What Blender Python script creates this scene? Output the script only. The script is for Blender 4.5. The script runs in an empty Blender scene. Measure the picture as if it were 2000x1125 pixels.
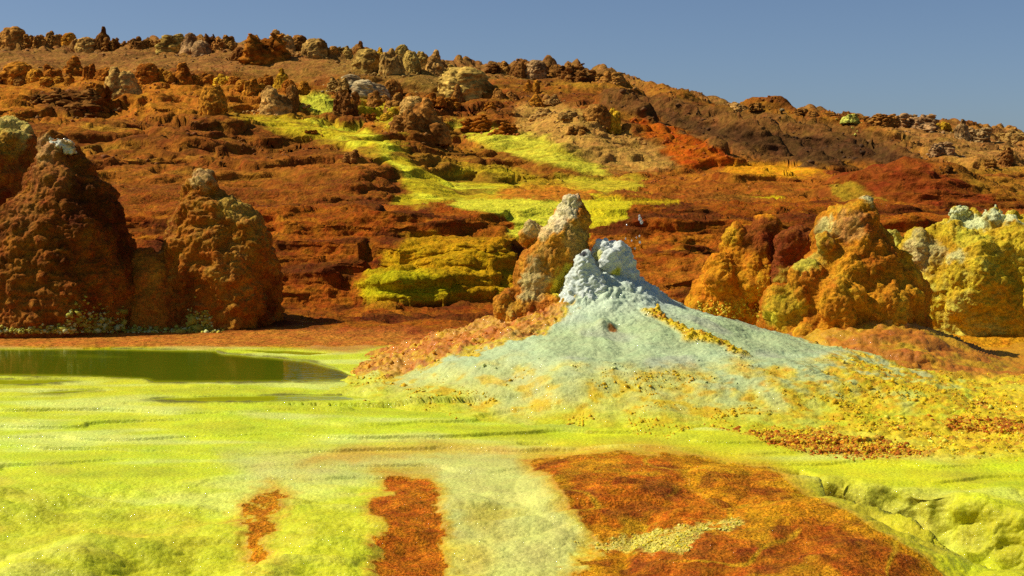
import bpy, bmesh, math, random
import numpy as np
from mathutils import Vector

random.seed(7)
rng = np.random.default_rng(7)
scene = bpy.context.scene
col = scene.collection

# ------------------------------------------------------------------ camera
F_PX = 2747.0                      # focal length in photograph pixels (2000 wide)
CAM_Z = 2.5
HORIZON = 370.0
PITCH = math.atan((562.5 - HORIZON) / F_PX)
cam_data = bpy.data.cameras.new('camera')
cam_data.sensor_width = 36.0
cam_data.lens = F_PX / 2000.0 * 36.0
cam_data.clip_start = 0.1
cam_data.clip_end = 5000.0
cam = bpy.data.objects.new('camera', cam_data)
cam.location = (0, 0, CAM_Z)
cam.rotation_euler = (math.radians(90) - PITCH, 0, 0)
col.objects.link(cam)
scene.camera = cam

# ------------------------------------------------------------------ sky and sun
SUN_DIR = Vector((-0.66, 0.04, 0.70)).normalized()      # towards the sun: from the left
sun_el = math.asin(SUN_DIR.z)
sun_az = math.atan2(SUN_DIR.x, SUN_DIR.y)
world = bpy.data.worlds.new('World')
scene.world = world
world.use_nodes = True
wn = world.node_tree
for n in list(wn.nodes):
    wn.nodes.remove(n)
w_out = wn.nodes.new('ShaderNodeOutputWorld')
w_bg = wn.nodes.new('ShaderNodeBackground')
w_sky = wn.nodes.new('ShaderNodeTexSky')
w_sky.sky_type = 'NISHITA'
w_sky.sun_disc = False
w_sky.sun_elevation = sun_el
w_sky.sun_rotation = sun_az
w_sky.altitude = 0.0
w_sky.air_density = 0.66
w_sky.dust_density = 1.0
w_sky.ozone_density = 4.0
w_bg.inputs['Strength'].default_value = 0.08
wn.links.new(w_sky.outputs['Color'], w_bg.inputs['Color'])
wn.links.new(w_bg.outputs['Background'], w_out.inputs['Surface'])

sun_data = bpy.data.lights.new('sun', 'SUN')
sun_data.energy = 5.0
sun_data.angle = math.radians(0.53)
sun_data.color = (1.0, 0.94, 0.84)
sun = bpy.data.objects.new('sun', sun_data)
sun.rotation_euler = (-SUN_DIR).to_track_quat('-Z', 'Y').to_euler()
sun.location = (-30, 15, 40)
col.objects.link(sun)

scene.view_settings.view_transform = 'Standard'
scene.view_settings.look = 'None'
scene.view_settings.exposure = 0.12
scene.view_settings.gamma = 1.0
scene.view_settings.use_curve_mapping = False
scene.render.engine = 'CYCLES'
scene.cycles.use_denoising = False
scene.cycles.max_bounces = 4
scene.cycles.sample_clamp_indirect = 6.0

# ------------------------------------------------------------------ projection helpers
CP, SP = math.cos(PITCH), math.sin(PITCH)


def at(px, py, Y):
    """World point seen at photograph pixel (px, py) at world distance Y."""
    u = (px - 1000.0) / F_PX
    v = (562.5 - py) / F_PX
    dy = CP + v * SP
    dz = -SP + v * CP
    t = Y / dy
    return np.array((u * t, Y, CAM_Z + dz * t))


def zpy(py, Y):
    return at(1000, py, Y)[2]


def project(x, y, z):
    dz = z - CAM_Z
    depth = y * CP - dz * SP
    depth = np.maximum(depth, 0.5)
    up = y * SP + dz * CP
    return 1000.0 + F_PX * x / depth, 562.5 - F_PX * up / depth


# ------------------------------------------------------------------ noise
_perm = rng.permutation(256).astype(np.int32)
_perm = np.concatenate([_perm, _perm])
_g = rng.normal(size=(256, 3))
_g = (_g / np.linalg.norm(_g, axis=1)[:, None]).astype(np.float32)


_t2 = rng.uniform(0, 2 * math.pi, 256)
_g2 = np.stack([np.cos(_t2), np.sin(_t2)], -1).astype(np.float32)


def perlin(x, y, z):
    x = np.asarray(x, np.float32); y = np.asarray(y, np.float32); z = np.asarray(z, np.float32)
    x, y, z = np.broadcast_arrays(x, y, z)
    xi = np.floor(x); yi = np.floor(y); zi = np.floor(z)
    fx = x - xi; fy = y - yi; fz = z - zi
    xi = xi.astype(np.int32) & 255; yi = yi.astype(np.int32) & 255; zi = zi.astype(np.int32) & 255
    u = fx * fx * fx * (fx * (fx * 6 - 15) + 10)
    v = fy * fy * fy * (fy * (fy * 6 - 15) + 10)
    w = fz * fz * fz * (fz * (fz * 6 - 15) + 10)
    out = 0
    for dx in (0, 1):
        a = _perm[(xi + dx) & 255]
        wx = u if dx else 1 - u
        for dy in (0, 1):
            b = _perm[a + ((yi + dy) & 255)]
            wy = v if dy else 1 - v
            for dz in (0, 1):
                h = _perm[b + ((zi + dz) & 255)]
                wz = w if dz else 1 - w
                g = _g[h]
                out = out + wx * wy * wz * (g[..., 0] * (fx - dx) + g[..., 1] * (fy - dy) + g[..., 2] * (fz - dz))
    return out * 1.7


def perlin2(x, y):
    x = np.asarray(x, np.float32); y = np.asarray(y, np.float32)
    xi = np.floor(x); yi = np.floor(y)
    fx = x - xi; fy = y - yi
    xi = xi.astype(np.int32) & 255; yi = yi.astype(np.int32) & 255
    u = fx * fx * fx * (fx * (fx * 6 - 15) + 10)
    v = fy * fy * fy * (fy * (fy * 6 - 15) + 10)
    a = _perm[xi]; b = _perm[(xi + 1) & 255]; y1 = (yi + 1) & 255
    g00 = _g2[_perm[a + yi]]; g10 = _g2[_perm[b + yi]]; g01 = _g2[_perm[a + y1]]; g11 = _g2[_perm[b + y1]]
    n00 = g00[..., 0] * fx + g00[..., 1] * fy; n10 = g10[..., 0] * (fx - 1) + g10[..., 1] * fy
    n01 = g01[..., 0] * fx + g01[..., 1] * (fy - 1); n11 = g11[..., 0] * (fx - 1) + g11[..., 1] * (fy - 1)
    p = n00 + u * (n10 - n00); q = n01 + u * (n11 - n01)
    return (p + v * (q - p)) * 1.45


def noise(P, lam, seed=0.0, sx=1.0, sy=1.0, sz=1.0):
    k = 1.0 / lam
    if P.shape[-1] == 2:
        return perlin2(P[..., 0] * k * sx + seed * 17.3, P[..., 1] * k * sy + seed * 7.7 + 3.1)
    return perlin(P[..., 0] * k * sx + seed * 17.3, P[..., 1] * k * sy + seed * 7.7 + 3.1, P[..., 2] * k * sz + seed * 3.3 + 1.7)


def billow(P, lam, seed=0.0, **kw):
    return np.abs(noise(P, lam, seed, **kw)) * 2.0 - 0.55


def sstep(a, b, x):
    t = np.clip((x - a) / (b - a), 0.0, 1.0)
    return t * t * (3 - 2 * t)


def mix(a, b, t):
    return a + (b - a) * t


def mixc(c, d, t):
    return c + (np.asarray(d, np.float32) - c) * t[..., None]


# ------------------------------------------------------------------ masks drawn as outlines on the ground
MS = 5.0
MX0, MY0, MW, MH = -500.0, 0.0, 600, 270
_gx, _gy = np.meshgrid(MX0 + MS * np.arange(MW), MY0 + MS * np.arange(MH))


def sdf_poly(poly):
    p = np.array(poly, float)
    inside = np.zeros(_gx.shape, bool)
    d2 = np.full(_gx.shape, 1e18)
    n = len(p)
    for i in range(n):
        ax, ay = p[i]; bx, by = p[(i + 1) % n]
        ex, ey = bx - ax, by - ay
        L = ex * ex + ey * ey + 1e-9
        t = np.clip(((_gx - ax) * ex + (_gy - ay) * ey) / L, 0, 1)
        d2 = np.minimum(d2, (_gx - ax - t * ex) ** 2 + (_gy - ay - t * ey) ** 2)
        c = (ay > _gy) != (by > _gy)
        with np.errstate(divide='ignore', invalid='ignore'):
            xi = ex * (_gy - ay) / (by - ay) + ax
        inside ^= c & (_gx < xi)
    return np.where(inside, 1, -1) * np.sqrt(d2)


def sample(grid, px, py):
    fx = np.clip((px - MX0) / MS, 0, MW - 1.001)
    fy = np.clip((py - MY0) / MS, 0, MH - 1.001)
    ix = fx.astype(np.int32); iy = fy.astype(np.int32)
    tx = fx - ix; ty = fy - iy
    return (grid[iy, ix] * (1 - tx) * (1 - ty) + grid[iy, ix + 1] * tx * (1 - ty)
            + grid[iy + 1, ix] * (1 - tx) * ty + grid[iy + 1, ix + 1] * tx * ty)


POLY = {
    'pond': [(-400, 684), (0, 681), (200, 681), (420, 684), (430, 690), (520, 697), (600, 705), (660, 721), (712, 743), (640, 746),
             (300, 748), (285, 742), (180, 737), (0, 735), (-400, 734)],
    'pond_shallow': [(430, 682), (560, 684), (660, 690), (600, 695), (520, 690)],
    'pool_rim': [(-400, 740), (0, 740), (120, 740), (200, 742), (60, 751), (-400, 757)],
    'pool_small': [(30, 769), (120, 762), (205, 760), (215, 763), (110, 770)],
    'pool_long': [(275, 781), (330, 776), (450, 773), (600, 771), (700, 771), (755, 776), (690, 782), (500, 785), (350, 785)],
    'hollow': [(1600, 940), (1700, 955), (1800, 968), (1900, 985), (2000, 1008), (2300, 1060), (2300, 1200), (2000, 1114), (1900, 1086), (1800, 1052),
               (1720, 1022), (1650, 985)],
    'hollow_small': [(1500, 914), (1560, 912), (1612, 928), (1600, 944), (1540, 942)],
    'rubble': [(980, 752), (1130, 752), (1250, 758), (1430, 722), (1700, 735), (2300, 735), (2300, 892), (1780, 888), (1600, 872),
               (1450, 845), (1330, 805), (1180, 790), (1080, 775)],
    'streak_a': [(1440, 838), (1600, 846), (1740, 860), (1800, 880), (1700, 892), (1580, 880), (1490, 860)],
    'streak_b': [(1800, 816), (2000, 822), (2300, 826), (2300, 848), (2000, 842), (1860, 838)],
    'streak_c': [(1640, 758), (1700, 772), (1690, 790), (1640, 775)],
    'streak_d': [(1380, 826), (1460, 832), (1480, 846), (1400, 836)],
    'right_flat': [(1810, 640), (2300, 640), (2300, 738), (1950, 736), (1840, 715)],
    'pale': [(430, 890), (640, 880), (1000, 866), (1060, 905), (1100, 990), (1140, 1050), (1130, 1140), (890, 1140), (865, 1000),
             (830, 930), (700, 930), (520, 945)],
    'pale_mid': [(780, 750), (1000, 770), (1180, 800), (1120, 830), (900, 800), (760, 775)],
    'tint': [(590, 905), (680, 870), (860, 858), (1060, 872), (1250, 880), (1200, 890), (900, 885), (660, 905)],
    'rust_a': [(740, 932), (828, 936), (848, 972), (860, 1000), (868, 1060), (884, 1160), (716, 1160), (734, 1080), (756, 1030),
               (714, 985), (748, 962)],
    'rust_b': [(532, 955), (548, 966), (516, 1010), (500, 1055), (518, 1088), (494, 1106), (472, 1064), (468, 1012), (492, 985)],
    'rust_c': [(1036, 902), (1100, 890), (1220, 886), (1290, 892), (1330, 935), (1390, 985), (1432, 1012), (1330, 1030), (1240, 1046),
               (1172, 1066), (1142, 1040), (1118, 1000), (1088, 960), (1058, 930)],
    'orange_d': [(1270, 884), (1380, 905), (1500, 916), (1540, 935), (1620, 985), (1700, 1018), (1770, 1056), (1815, 1090), (1850, 1160),
                 (1100, 1160), (1150, 1084), (1240, 1052), (1432, 1014), (1380, 975), (1320, 925)],
    'rust_e': [(1250, 1062), (1350, 1040), (1460, 1032), (1560, 1006), (1600, 1012), (1700, 1040), (1780, 1085), (1830, 1160), (1180, 1160)],
    'rust_f': [(1410, 925), (1500, 925), (1540, 950), (1560, 985), (1470, 985), (1420, 960)],
    'crystal_line': [(1130, 1070), (1200, 1052), (1330, 1028), (1440, 1012), (1450, 1024), (1340, 1048), (1330, 1090), (1290, 1080),
                     (1200, 1075)],
    # terraces
    'shore': [(-400, 648), (400, 648), (560, 640), (700, 652), (800, 640), (780, 670), (690, 690), (560, 681), (-400, 680)],
    'bulge': [(690, 560), (715, 535), (742, 528), (735, 488), (800, 470), (1010, 462), (1010, 585), (800, 592), (700, 590)],
    'bulge_green': [(690, 562), (720, 534), (800, 527), (850, 540), (900, 560), (850, 592), (700, 590)],
    'plateau_flow': [(872, 402), (890, 389), (1000, 387), (1230, 392), (1225, 425), (1150, 440), (1130, 480), (1060, 470), (985, 458),
                     (1000, 440), (985, 425), (900, 410)],
    'low_orange': [(1250, 520), (1400, 505), (1420, 560), (1300, 575), (1250, 560)],
    'low_orange2': [(1290, 490), (1370, 486), (1380, 496), (1300, 500)],
    'gold_ledge': [(780, 455), (850, 452), (870, 466), (800, 470)],
    'plateau_orange': [(940, 388), (1000, 368), (1120, 362), (1180, 382), (1160, 390)],
    'gold_band': [(1150, 386), (1330, 385), (1330, 397), (1160, 398)],
    'gold_dot': [(1475, 385), (1520, 379), (1565, 388), (1520, 391)],
    'gold_patch': [(1622, 364), (1665, 360), (1720, 378), (1730, 393), (1640, 392)],
    # hillside
    'flow_left': [(455, 226), (600, 232), (700, 250), (790, 290), (830, 330), (880, 345), (960, 340), (1010, 360), (1000, 384), (880, 392),
                  (800, 404), (770, 395), (800, 372), (770, 330), (730, 300), (660, 280), (560, 258)],
    'flow_green': [(588, 186), (640, 180), (662, 214), (612, 220), (585, 214)],
    'flow_yellow': [(690, 215), (715, 190), (780, 215), (790, 262), (740, 240)],
    'flow_mid': [(876, 236), (960, 248), (1060, 270), (1180, 330), (1190, 340), (1100, 330), (1000, 305), (930, 280)],
    'flow_low': [(1080, 344), (1260, 350), (1250, 368), (1180, 372), (1190, 382), (1110, 365)],
    'flow_olive': [(880, 330), (1000, 330), (1080, 350), (1200, 372), (1100, 378), (900, 385), (830, 360)],
    'tan_hill': [(985, 262), (1010, 205), (1070, 192), (1150, 215), (1220, 250), (1330, 322), (1200, 336), (1120, 300), (1000, 268)],
    'red_slope': [(1225, 232), (1260, 226), (1340, 265), (1460, 318), (1440, 326), (1330, 322)],
    'ridge': [(1180, 170), (1240, 175), (1400, 205), (1560, 225), (1700, 250), (1770, 275), (1850, 335), (1800, 330), (1680, 318),
              (1600, 328), (1500, 315), (1420, 300), (1330, 262), (1240, 228), (1170, 200)],
    'ridge_dark_shade': [(1240, 210), (1330, 225), (1400, 245), (1470, 250), (1540, 265), (1680, 265), (1760, 300), (1840, 332), (1660, 320),
                   (1580, 320), (1480, 290), (1400, 275), (1320, 245)],
    'orange_flat': [(1440, 318), (1560, 322), (1620, 335), (1560, 345), (1400, 335)],
    'rust_band': [(1180, 340), (1320, 330), (1500, 335), (1640, 340), (1680, 380), (1500, 385), (1340, 385), (1200, 372)],
    'red_mound': [(1600, 335), (1700, 312), (1780, 312), (1880, 345), (1960, 400), (1840, 398), (1720, 392), (1660, 360)],
    'boulder_zone': [(-300, 150), (150, 140), (400, 150), (600, 170), (600, 225), (450, 222), (300, 232), (100, 235), (-300, 230)],
    'dark_rubble': [(60, 185), (150, 170), (220, 190), (220, 215), (140, 225), (70, 210)],
    'yellow_scree': [(640, 125), (740, 110), (870, 130), (950, 180), (870, 195), (750, 160), (660, 145)],
    'left_brown': [(180, 330), (420, 300), (700, 300), (780, 350), (800, 400), (640, 410), (420, 400), (240, 420)],
    'right_tan': [(1700, 240), (2300, 260), (2300, 330), (1850, 320), (1760, 270)],
}
SDF = {k: sdf_poly(v).astype(np.float32) for k, v in POLY.items()}
_keep = (MX0, MY0, MW, MH, _gx, _gy)
FX, FY0, FSX, FSY, FW, FH = -500.0, 665.0, 4.0, 1.0, 360, 140
_gx, _gy = np.meshgrid(FX + FSX * np.arange(FW), FY0 + FSY * np.arange(FH))
FINE = {k: sdf_poly(POLY[k]).astype(np.float32) for k in ('pond', 'pond_shallow', 'pool_rim', 'pool_small', 'pool_long')}
_gx, _gy = _keep[4], _keep[5]


def fine_sample(grid, px, py):
    fx = np.clip((px - FX) / FSX, 0, FW - 1.001); fy = np.clip((py - FY0) / FSY, 0, FH - 1.001)
    ix = fx.astype(np.int32); iy = fy.astype(np.int32); tx = fx - ix; ty = fy - iy
    return (grid[iy, ix] * (1 - tx) * (1 - ty) + grid[iy, ix + 1] * tx * (1 - ty)
            + grid[iy + 1, ix] * (1 - tx) * ty + grid[iy + 1, ix + 1] * tx * ty)


def mask(name, px, py, soft=6.0, off=0.0):
    return sstep(-soft, soft, sample(SDF[name], px, py) + off)


# ------------------------------------------------------------------ the land's height
NEAR = [(2.0, -1.6), (5.0, -1.3), (8.0, -0.85), (10.0, -0.50), (12.0, -0.34), (13.5, -0.22), (16.3, 0.012), (18.0, 0.03), (22.2, 0.02),
        (23.2, 0.05)]
COLS = {
    -400: [(24, 646), (26, 610), (30, 525), (36, 425), (45, 345), (52, 305), (60, 270), (70, 232), (80, 195), (84, 170), (90, 150), (100, 120), (112, 84), (118, 78), (130, 110)],
    0: [(24, 646), (26, 610), (30, 525), (36, 425), (45, 345), (52, 305), (60, 270), (70, 232), (80, 195), (84, 170), (90, 150), (100, 120), (112, 84), (118, 78), (130, 110)],
    300: [(24, 645), (27, 600), (29.5, 578), (31, 530), (33, 480), (36, 422), (41, 380), (47, 335), (55, 285), (64, 240), (73, 205), (82, 170), (90, 145), (100, 118), (113, 90), (118, 88), (130, 120)],
    500: [(24, 642), (27, 600), (29.3, 584), (31, 500), (33, 455), (36, 418), (40, 398), (46, 345), (54, 290), (62, 250), (71, 212), (80, 180), (88, 155), (98, 118), (108, 88), (114, 86), (130, 125)],
    700: [(24, 640), (27, 604), (29.6, 588), (31, 520), (33, 455), (36, 416), (39.5, 403), (42, 370), (45, 325), (48, 302), (53, 285), (60, 258), (66, 235), (74, 205), (80, 180), (88, 150), (97, 118), (104, 105), (110, 105), (130, 140)],
    800: [(24, 640), (27, 604), (29.8, 589), (31.2, 520), (33, 455), (36, 414), (39.5, 405), (43, 392), (46, 350), (50, 318), (56, 285), (62, 258), (68, 225), (72, 200), (78, 185), (88, 150), (97, 122), (103, 112), (130, 150)],
    900: [(24, 640), (27, 605), (29.8, 589), (31.2, 520), (33, 452), (36, 411), (39, 399), (43, 389), (47, 375), (52, 348), (58, 318), (64, 285), (70, 258), (76, 235), (82, 205), (90, 165), (98, 135), (104, 128), (130, 165)],
    1000: [(24, 640), (29.5, 595), (31, 530), (34, 445), (37, 403), (43, 387), (48, 374), (54, 350), (60, 315), (66, 275), (72, 240), (78, 205), (86, 170), (96, 140), (103, 128), (130, 170)],
    1150: [(24, 640), (28, 598), (31, 520), (34, 450), (37, 405), (42, 388), (48, 372), (56, 345), (60, 322), (64, 275), (68, 235), (72, 212), (78, 195), (86, 172), (96, 148), (102, 142), (130, 180)],
    1300: [(24, 640), (27, 600), (30, 530), (34, 450), (38, 398), (43, 388), (50, 365), (58, 335), (61, 322), (66, 290), (70, 255), (76, 220), (84, 195), (94, 178), (100, 176), (130, 210)],
    1500: [(24, 640), (27, 600), (30, 530), (34, 450), (39, 398), (44, 386), (52, 355), (59, 330), (63, 310), (67, 265), (74, 235), (84, 217), (92, 213), (130, 240)],
    1750: [(24, 640), (30, 530), (34, 455), (39, 402), (44, 392), (52, 365), (59, 345), (63, 330), (67, 285), (74, 258), (84, 240), (92, 236), (130, 260)],
    2000: [(24, 640), (30, 530), (34, 465), (39, 412), (44, 402), (52, 370), (60, 340), (70, 312), (80, 288), (90, 270), (130, 290)],
    2400: [(24, 640), (30, 530), (34, 465), (39, 412), (44, 402), (52, 372), (60, 345), (70, 322), (80, 300), (90, 288), (130, 310)],
}
LY0, LY1, LN = math.log(2.0), math.log(420.0), 1600
_ly = np.linspace(LY0, LY1, LN)
_yy = np.exp(_ly)
_ck = sorted(COLS)
_tab = []
for k in _ck:
    pts = list(NEAR) + [(Y, zpy(py, Y)) for Y, py in COLS[k]]
    last = pts[-1]
    pts += [(180.0, last[1] - 3.0), (420.0, last[1] - 3.0)]
    z = np.interp(_yy, [p[0] for p in pts], [p[1] for p in pts])
    ker = np.hanning(15); ker /= ker.sum()
    zs = np.convolve(np.pad(z, 7, mode='edge'), ker, 'valid')
    _tab.append(zs)
_tab = np.array(_tab)
_cp = np.array(_ck, float)


def base_table(a, Y):
    """a = X / Y (tangent of the bearing)."""
    px = 1000 + a * F_PX
    fi = np.interp(px, _cp, np.arange(len(_cp)))
    i = np.clip(fi.astype(np.int32), 0, len(_cp) - 2)
    t = fi - i
    t = t * t * (3 - 2 * t) * 0.6 + t * 0.4
    fy = np.clip((np.log(Y) - LY0) / (LY1 - LY0) * (LN - 1), 0, LN - 1.001)
    j = fy.astype(np.int32)
    s = fy - j
    za = _tab[i, j] * (1 - s) + _tab[i, j + 1] * s
    zb = _tab[i + 1, j] * (1 - s) + _tab[i + 1, j + 1] * s
    return za * (1 - t) + zb * t


# lobes of sinter with a bulging front: (list of (px, front distance)), foot height, top height, depth of the rounded front
LOBES = [
    ([(675, 33.5), (700, 30.3), (740, 29.8), (860, 29.5), (960, 29.7), (1005, 30.8), (1030, 34)], 0.15, 0.95, 1.9),
    ([(700, 34), (728, 31.2), (780, 30.6), (880, 30.8), (960, 30.5), (1010, 31.4), (1030, 34)], 0.75, 1.40, 1.7),
    ([(672, 32.0), (690, 29.4), (730, 28.9), (800, 28.9), (870, 29.3), (905, 31.5)], 0.12, 0.78, 1.1),
    ([(440, 33), (520, 30.2), (640, 29.9), (715, 30.6), (750, 33)], 0.2, 0.98, 0.8),
    ([(450, 34), (540, 31.6), (700, 31.2), (730, 33)], 0.8, 1.42, 0.7),
    ([(460, 35), (560, 33.2), (760, 32.8), (880, 33.0), (940, 33.6), (985, 34.8), (1012, 37)], 1.1, 1.98, 1.0),
    ([(1170, 36), (1190, 34.4), (1300, 33.6), (1420, 34.0), (1600, 33.8), (1900, 34.0), (2200, 35)], 1.0, 1.85, 0.9),
    ([(1220, 34), (1250, 31.5), (1330, 30.6), (1420, 31.0), (1520, 31.6), (1560, 34)], 0.4, 1.25, 0.9),
    ([(1190, 33), (1230, 29.6), (1300, 28.8), (1400, 28.6), (1600, 29.0), (1750, 31)], 0.1, 0.62, 0.7),
]


def near_masks(X, Y):
    px, py = project(X, Y, np.where(Y < 16.3, base_table(X / Y, Y), 0.0))
    return px, py


def height(X, Y):
    """The land without its fine crust."""
    X = np.asarray(X, np.float64); Y = np.asarray(Y, np.float64)
    a = X / Y
    P2 = np.stack([X, Y], -1).astype(np.float32)
    n_big = noise(P2, 3.2, 1, sy=0.8)
    n_mid = noise(P2, 1.1, 2, sy=0.8)
    n_sml = noise(P2, 0.42, 3)
    z = base_table(a, Y)
    px = 1000 + a * F_PX
    # lobes with rounded fronts
    for q, (edge, zf, zt, w) in enumerate(LOBES):
        ex = [e[0] for e in edge]; ey = [e[1] for e in edge]
        yf = np.interp(px, ex, ey, left=80, right=80) + 0.40 * n_mid + 0.05 * n_sml
        d = (Y - yf) / w
        front = zf + (zt - zf) * (1 - np.clip(1 - d, 0, 1) ** 2.6) + 0.03 * np.clip(d - 1, 0, 3)
        ok = (d > 0) & (d < 16.0)
        z = np.where(ok, np.maximum(z, front), z)
    # rust-red dome on the flat
    dx = (X - 13.6) / 4.2; dy = (Y - 47.5) / 5.5
    z = z + 1.25 * np.clip(1 - (dx * dx + dy * dy), 0, 1) ** 1.5
    # rough hills
    hill = sstep(44, 60, Y)
    hp = np.stack([X, Y * 0.9], -1).astype(np.float32)
    z = z + hill * (0.60 * noise(hp, 7.0, 5) + 0.40 * noise(hp, 3.0, 6) * (1 - 0.4 * sstep(85, 95, Y)))
    rid = sstep(-25, 15, sample(SDF['ridge'], *project(X, Y, z)))
    z = z + rid * (1.0 * billow(np.stack([X + 0.6 * Y, Y * .35], -1).astype(np.float32), 2.6, 8) + 0.12 * billow(hp, 1.1, 93)) * hill
    # level treads and steep risers of the terraces
    w1 = 0.22 * n_big + 0.10 * n_mid
    left = sstep(1150, 850, px)
    amt = sstep(23.5, 27, Y) * (1 - sstep(42, 50, Y)) * 0.85 + sstep(42, 50, Y) * (0.50 * left + 0.42) * (1 - sstep(80, 90, Y))
    fpx, fpy = project(X, Y, z)
    flow = np.maximum(np.maximum(mask('flow_left', fpx, fpy, 12), mask('flow_mid', fpx, fpy, 12)), mask('flow_low', fpx, fpy, 12)) * (Y > 40)
    amt = amt * (1 - 0.6 * flow)
    for hh, am, ws, cut, zn in ((0.34, 0.9, w1, 0.66, 1 - sstep(43, 49, Y)), (0.62, 1.0, w1 * 2.4, 0.74, sstep(43, 49, Y)),
                                (0.105, 0.8, 0.4 * w1 + 0.05 * n_sml, 0.5, 1 - sstep(43, 49, Y)), (0.21, 0.9, 1.4 * w1 + 0.10 * n_mid, 0.62, sstep(43, 49, Y))):
        t = (z + ws) / hh
        k = np.floor(t); f = t - k
        g = 0.22 * f + 0.78 * sstep(cut, 0.97, f)
        zt = (k + g) * hh - ws * 0.75
        z = mix(z, zt, np.clip(amt * am * zn, 0, 0.93))
    # broken rock along the crest
    cy = np.interp(px, [0, 300, 500, 700, 900, 1150, 1300, 1500, 2000], [112, 113, 108, 104, 103, 101, 97, 90, 90])
    cr = sstep(-10, -3, Y - cy) * (1 - sstep(6, 14, Y - cy)) * np.interp(px, [0, 1150, 1300, 1700, 2000], [1, 1, .35, .5, .7])
    z = z + cr * (0.50 * billow(hp, 2.0, 91) + 0.30 * billow(hp, 0.8, 92) + 0.02)
    # the salt flat and its ponds
    ppx, ppy = near_masks(X, Y)
    flat = (1 - sstep(21.8, 22.6, Y)) * sstep(12.6, 13.6, Y)
    wp = np.stack([X * 0.55, Y * 1.6], -1).astype(np.float32)
    nw = noise(wp, 1.3, 11) * 0.6 + noise(wp, 0.5, 12) * 0.25
    led = z + 0.085 * nw
    hh = 0.052
    t = led / hh
    k = np.floor(t); f = t - k
    zl = (k + 0.15 * f + 0.85 * sstep(0.92, 0.99, f)) * hh
    z = mix(z, np.maximum(zl, 0.008 + 0 * zl) if False else zl, flat * 0.95 * (0.30 + 0.70 * sstep(-0.25, 0.35, noise(P2, 2.4, 105, sx=.6, sy=1.5))))
    ww = 5.0 * noise(P2, 0.5, 13) + 2.0 * noise(P2, 0.15, 14)
    pool = np.zeros_like(z)
    for nm, dep in (('pond', .16), ('pond_shallow', .09), ('pool_rim', .07), ('pool_small', .06), ('pool_long', .07)):
        s = fine_sample(FINE[nm], ppx + ww, ppy + ww * 0.10)
        pool = np.maximum(pool, sstep(-0.6, 1.6, s) * (0.35 + 0.65 * sstep(0, 9, s)) * dep)
    rim = flat * sstep(16.15, 16.4, Y)
    z = np.where(rim > 0.5, np.maximum(z, 0.010 + 0.008 * (n_sml + 1)), z)
    z = z - pool * (Y < 23)
    # nearest ground: swellings, hollow and slabs
    fg = 1 - sstep(12.2, 13.6, Y)
    PD = np.stack([0.75 * X - 0.66 * Y, 0.3 * (0.66 * X + 0.75 * Y)], -1).astype(np.float32)
    lump = 0.11 * noise(P2, 1.7, 21) + 0.13 * noise(PD, 0.85, 22) + 0.035 * noise(P2, 0.4, 26)
    leftl = sstep(1000, 500, px)
    z = z + fg * lump * (0.45 + 0.75 * leftl * (1 - sstep(10.6, 12.2, Y)) + 0.25)
    wv = 26 * noise(P2, 0.7, 23) + 16 * noise(P2, 0.25, 24)
    hol = sample(SDF['hollow'], ppx + wv, ppy + 0.55 * wv)
    z = z - 0.50 * sstep(-9, 14, hol) * (1 + 0.45 * noise(P2, 0.35, 25))
    hol = sample(SDF['hollow_small'], ppx + 0.5 * wv, ppy + 0.25 * wv)
    z = z - 0.16 * sstep(-4, 6, hol)
    for cx, cy, rx, ry, hz in ((1235, 960, 230, 95, .15), (1560, 1090, 340, 110, .28), (1480, 955, 140, 50, .10)):
        q = ((ppx - cx) / rx) ** 2 + ((ppy - cy) / ry) ** 2
        z = z + hz * np.clip(1 - q, 0, 1) ** 0.8
    for nm in ('rust_a', 'rust_b'):
        z = z - 0.010 * sstep(-10, 12, sample(SDF[nm], ppx + 0.4 * ww, ppy + 0.2 * ww))
    # foot of the cones on the right: a low apron
    dx = (X - 5.1) / 2.5; dy = (Y - 20.6) / 2.7
    q = np.sqrt(dx * dx + dy * dy)
    z = z + 0.62 * sstep(1.0, 0.15, q) ** 1.2
    dx = (X - 9.0) / 3.0; dy = (Y - 24) / 2.4
    z = z + 0.25 * sstep(1.0, 0.2, np.sqrt(dx * dx + dy * dy))
    return z


def profile_hit(px, py):
    """First ground point from the camera along photograph pixel (px, py)."""
    a = (px - 1000) / F_PX
    Y = np.exp(np.linspace(math.log(9.0), math.log(125.0), 1500))
    z = height(a * Y, Y)
    pp = project(a * Y, Y, z)[1]
    i = np.nonzero(pp <= py)[0]
    if len(i) == 0:
        j = int(np.argmin(pp))
    else:
        j = int(i[0])
    return np.array((a * Y[j], Y[j], z[j]))


# ------------------------------------------------------------------ mesh helpers
def mesh_from(name, V, Fq, cols=None, smooth=True):
    me = bpy.data.meshes.new(name)
    V = np.ascontiguousarray(V, np.float32)
    Fq = np.ascontiguousarray(Fq, np.int32)
    nf, k = Fq.shape
    me.vertices.add(len(V)); me.vertices.foreach_set('co', V.ravel())
    me.loops.add(nf * k); me.loops.foreach_set('vertex_index', Fq.ravel())
    me.polygons.add(nf)
    me.polygons.foreach_set('loop_start', np.arange(0, nf * k, k, dtype=np.int32))
    me.polygons.foreach_set('loop_total', np.full(nf, k, np.int32))
    if smooth:
        me.polygons.foreach_set('use_smooth', np.ones(nf, bool))
    me.update(calc_edges=True)
    if cols is not None:
        at_ = me.attributes.new('Col', 'FLOAT_COLOR', 'POINT')
        c = np.ones((len(V), 4), np.float32); c[:, :cols.shape[1]] = cols
        at_.data.foreach_set('color', c.ravel())
    return me


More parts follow.
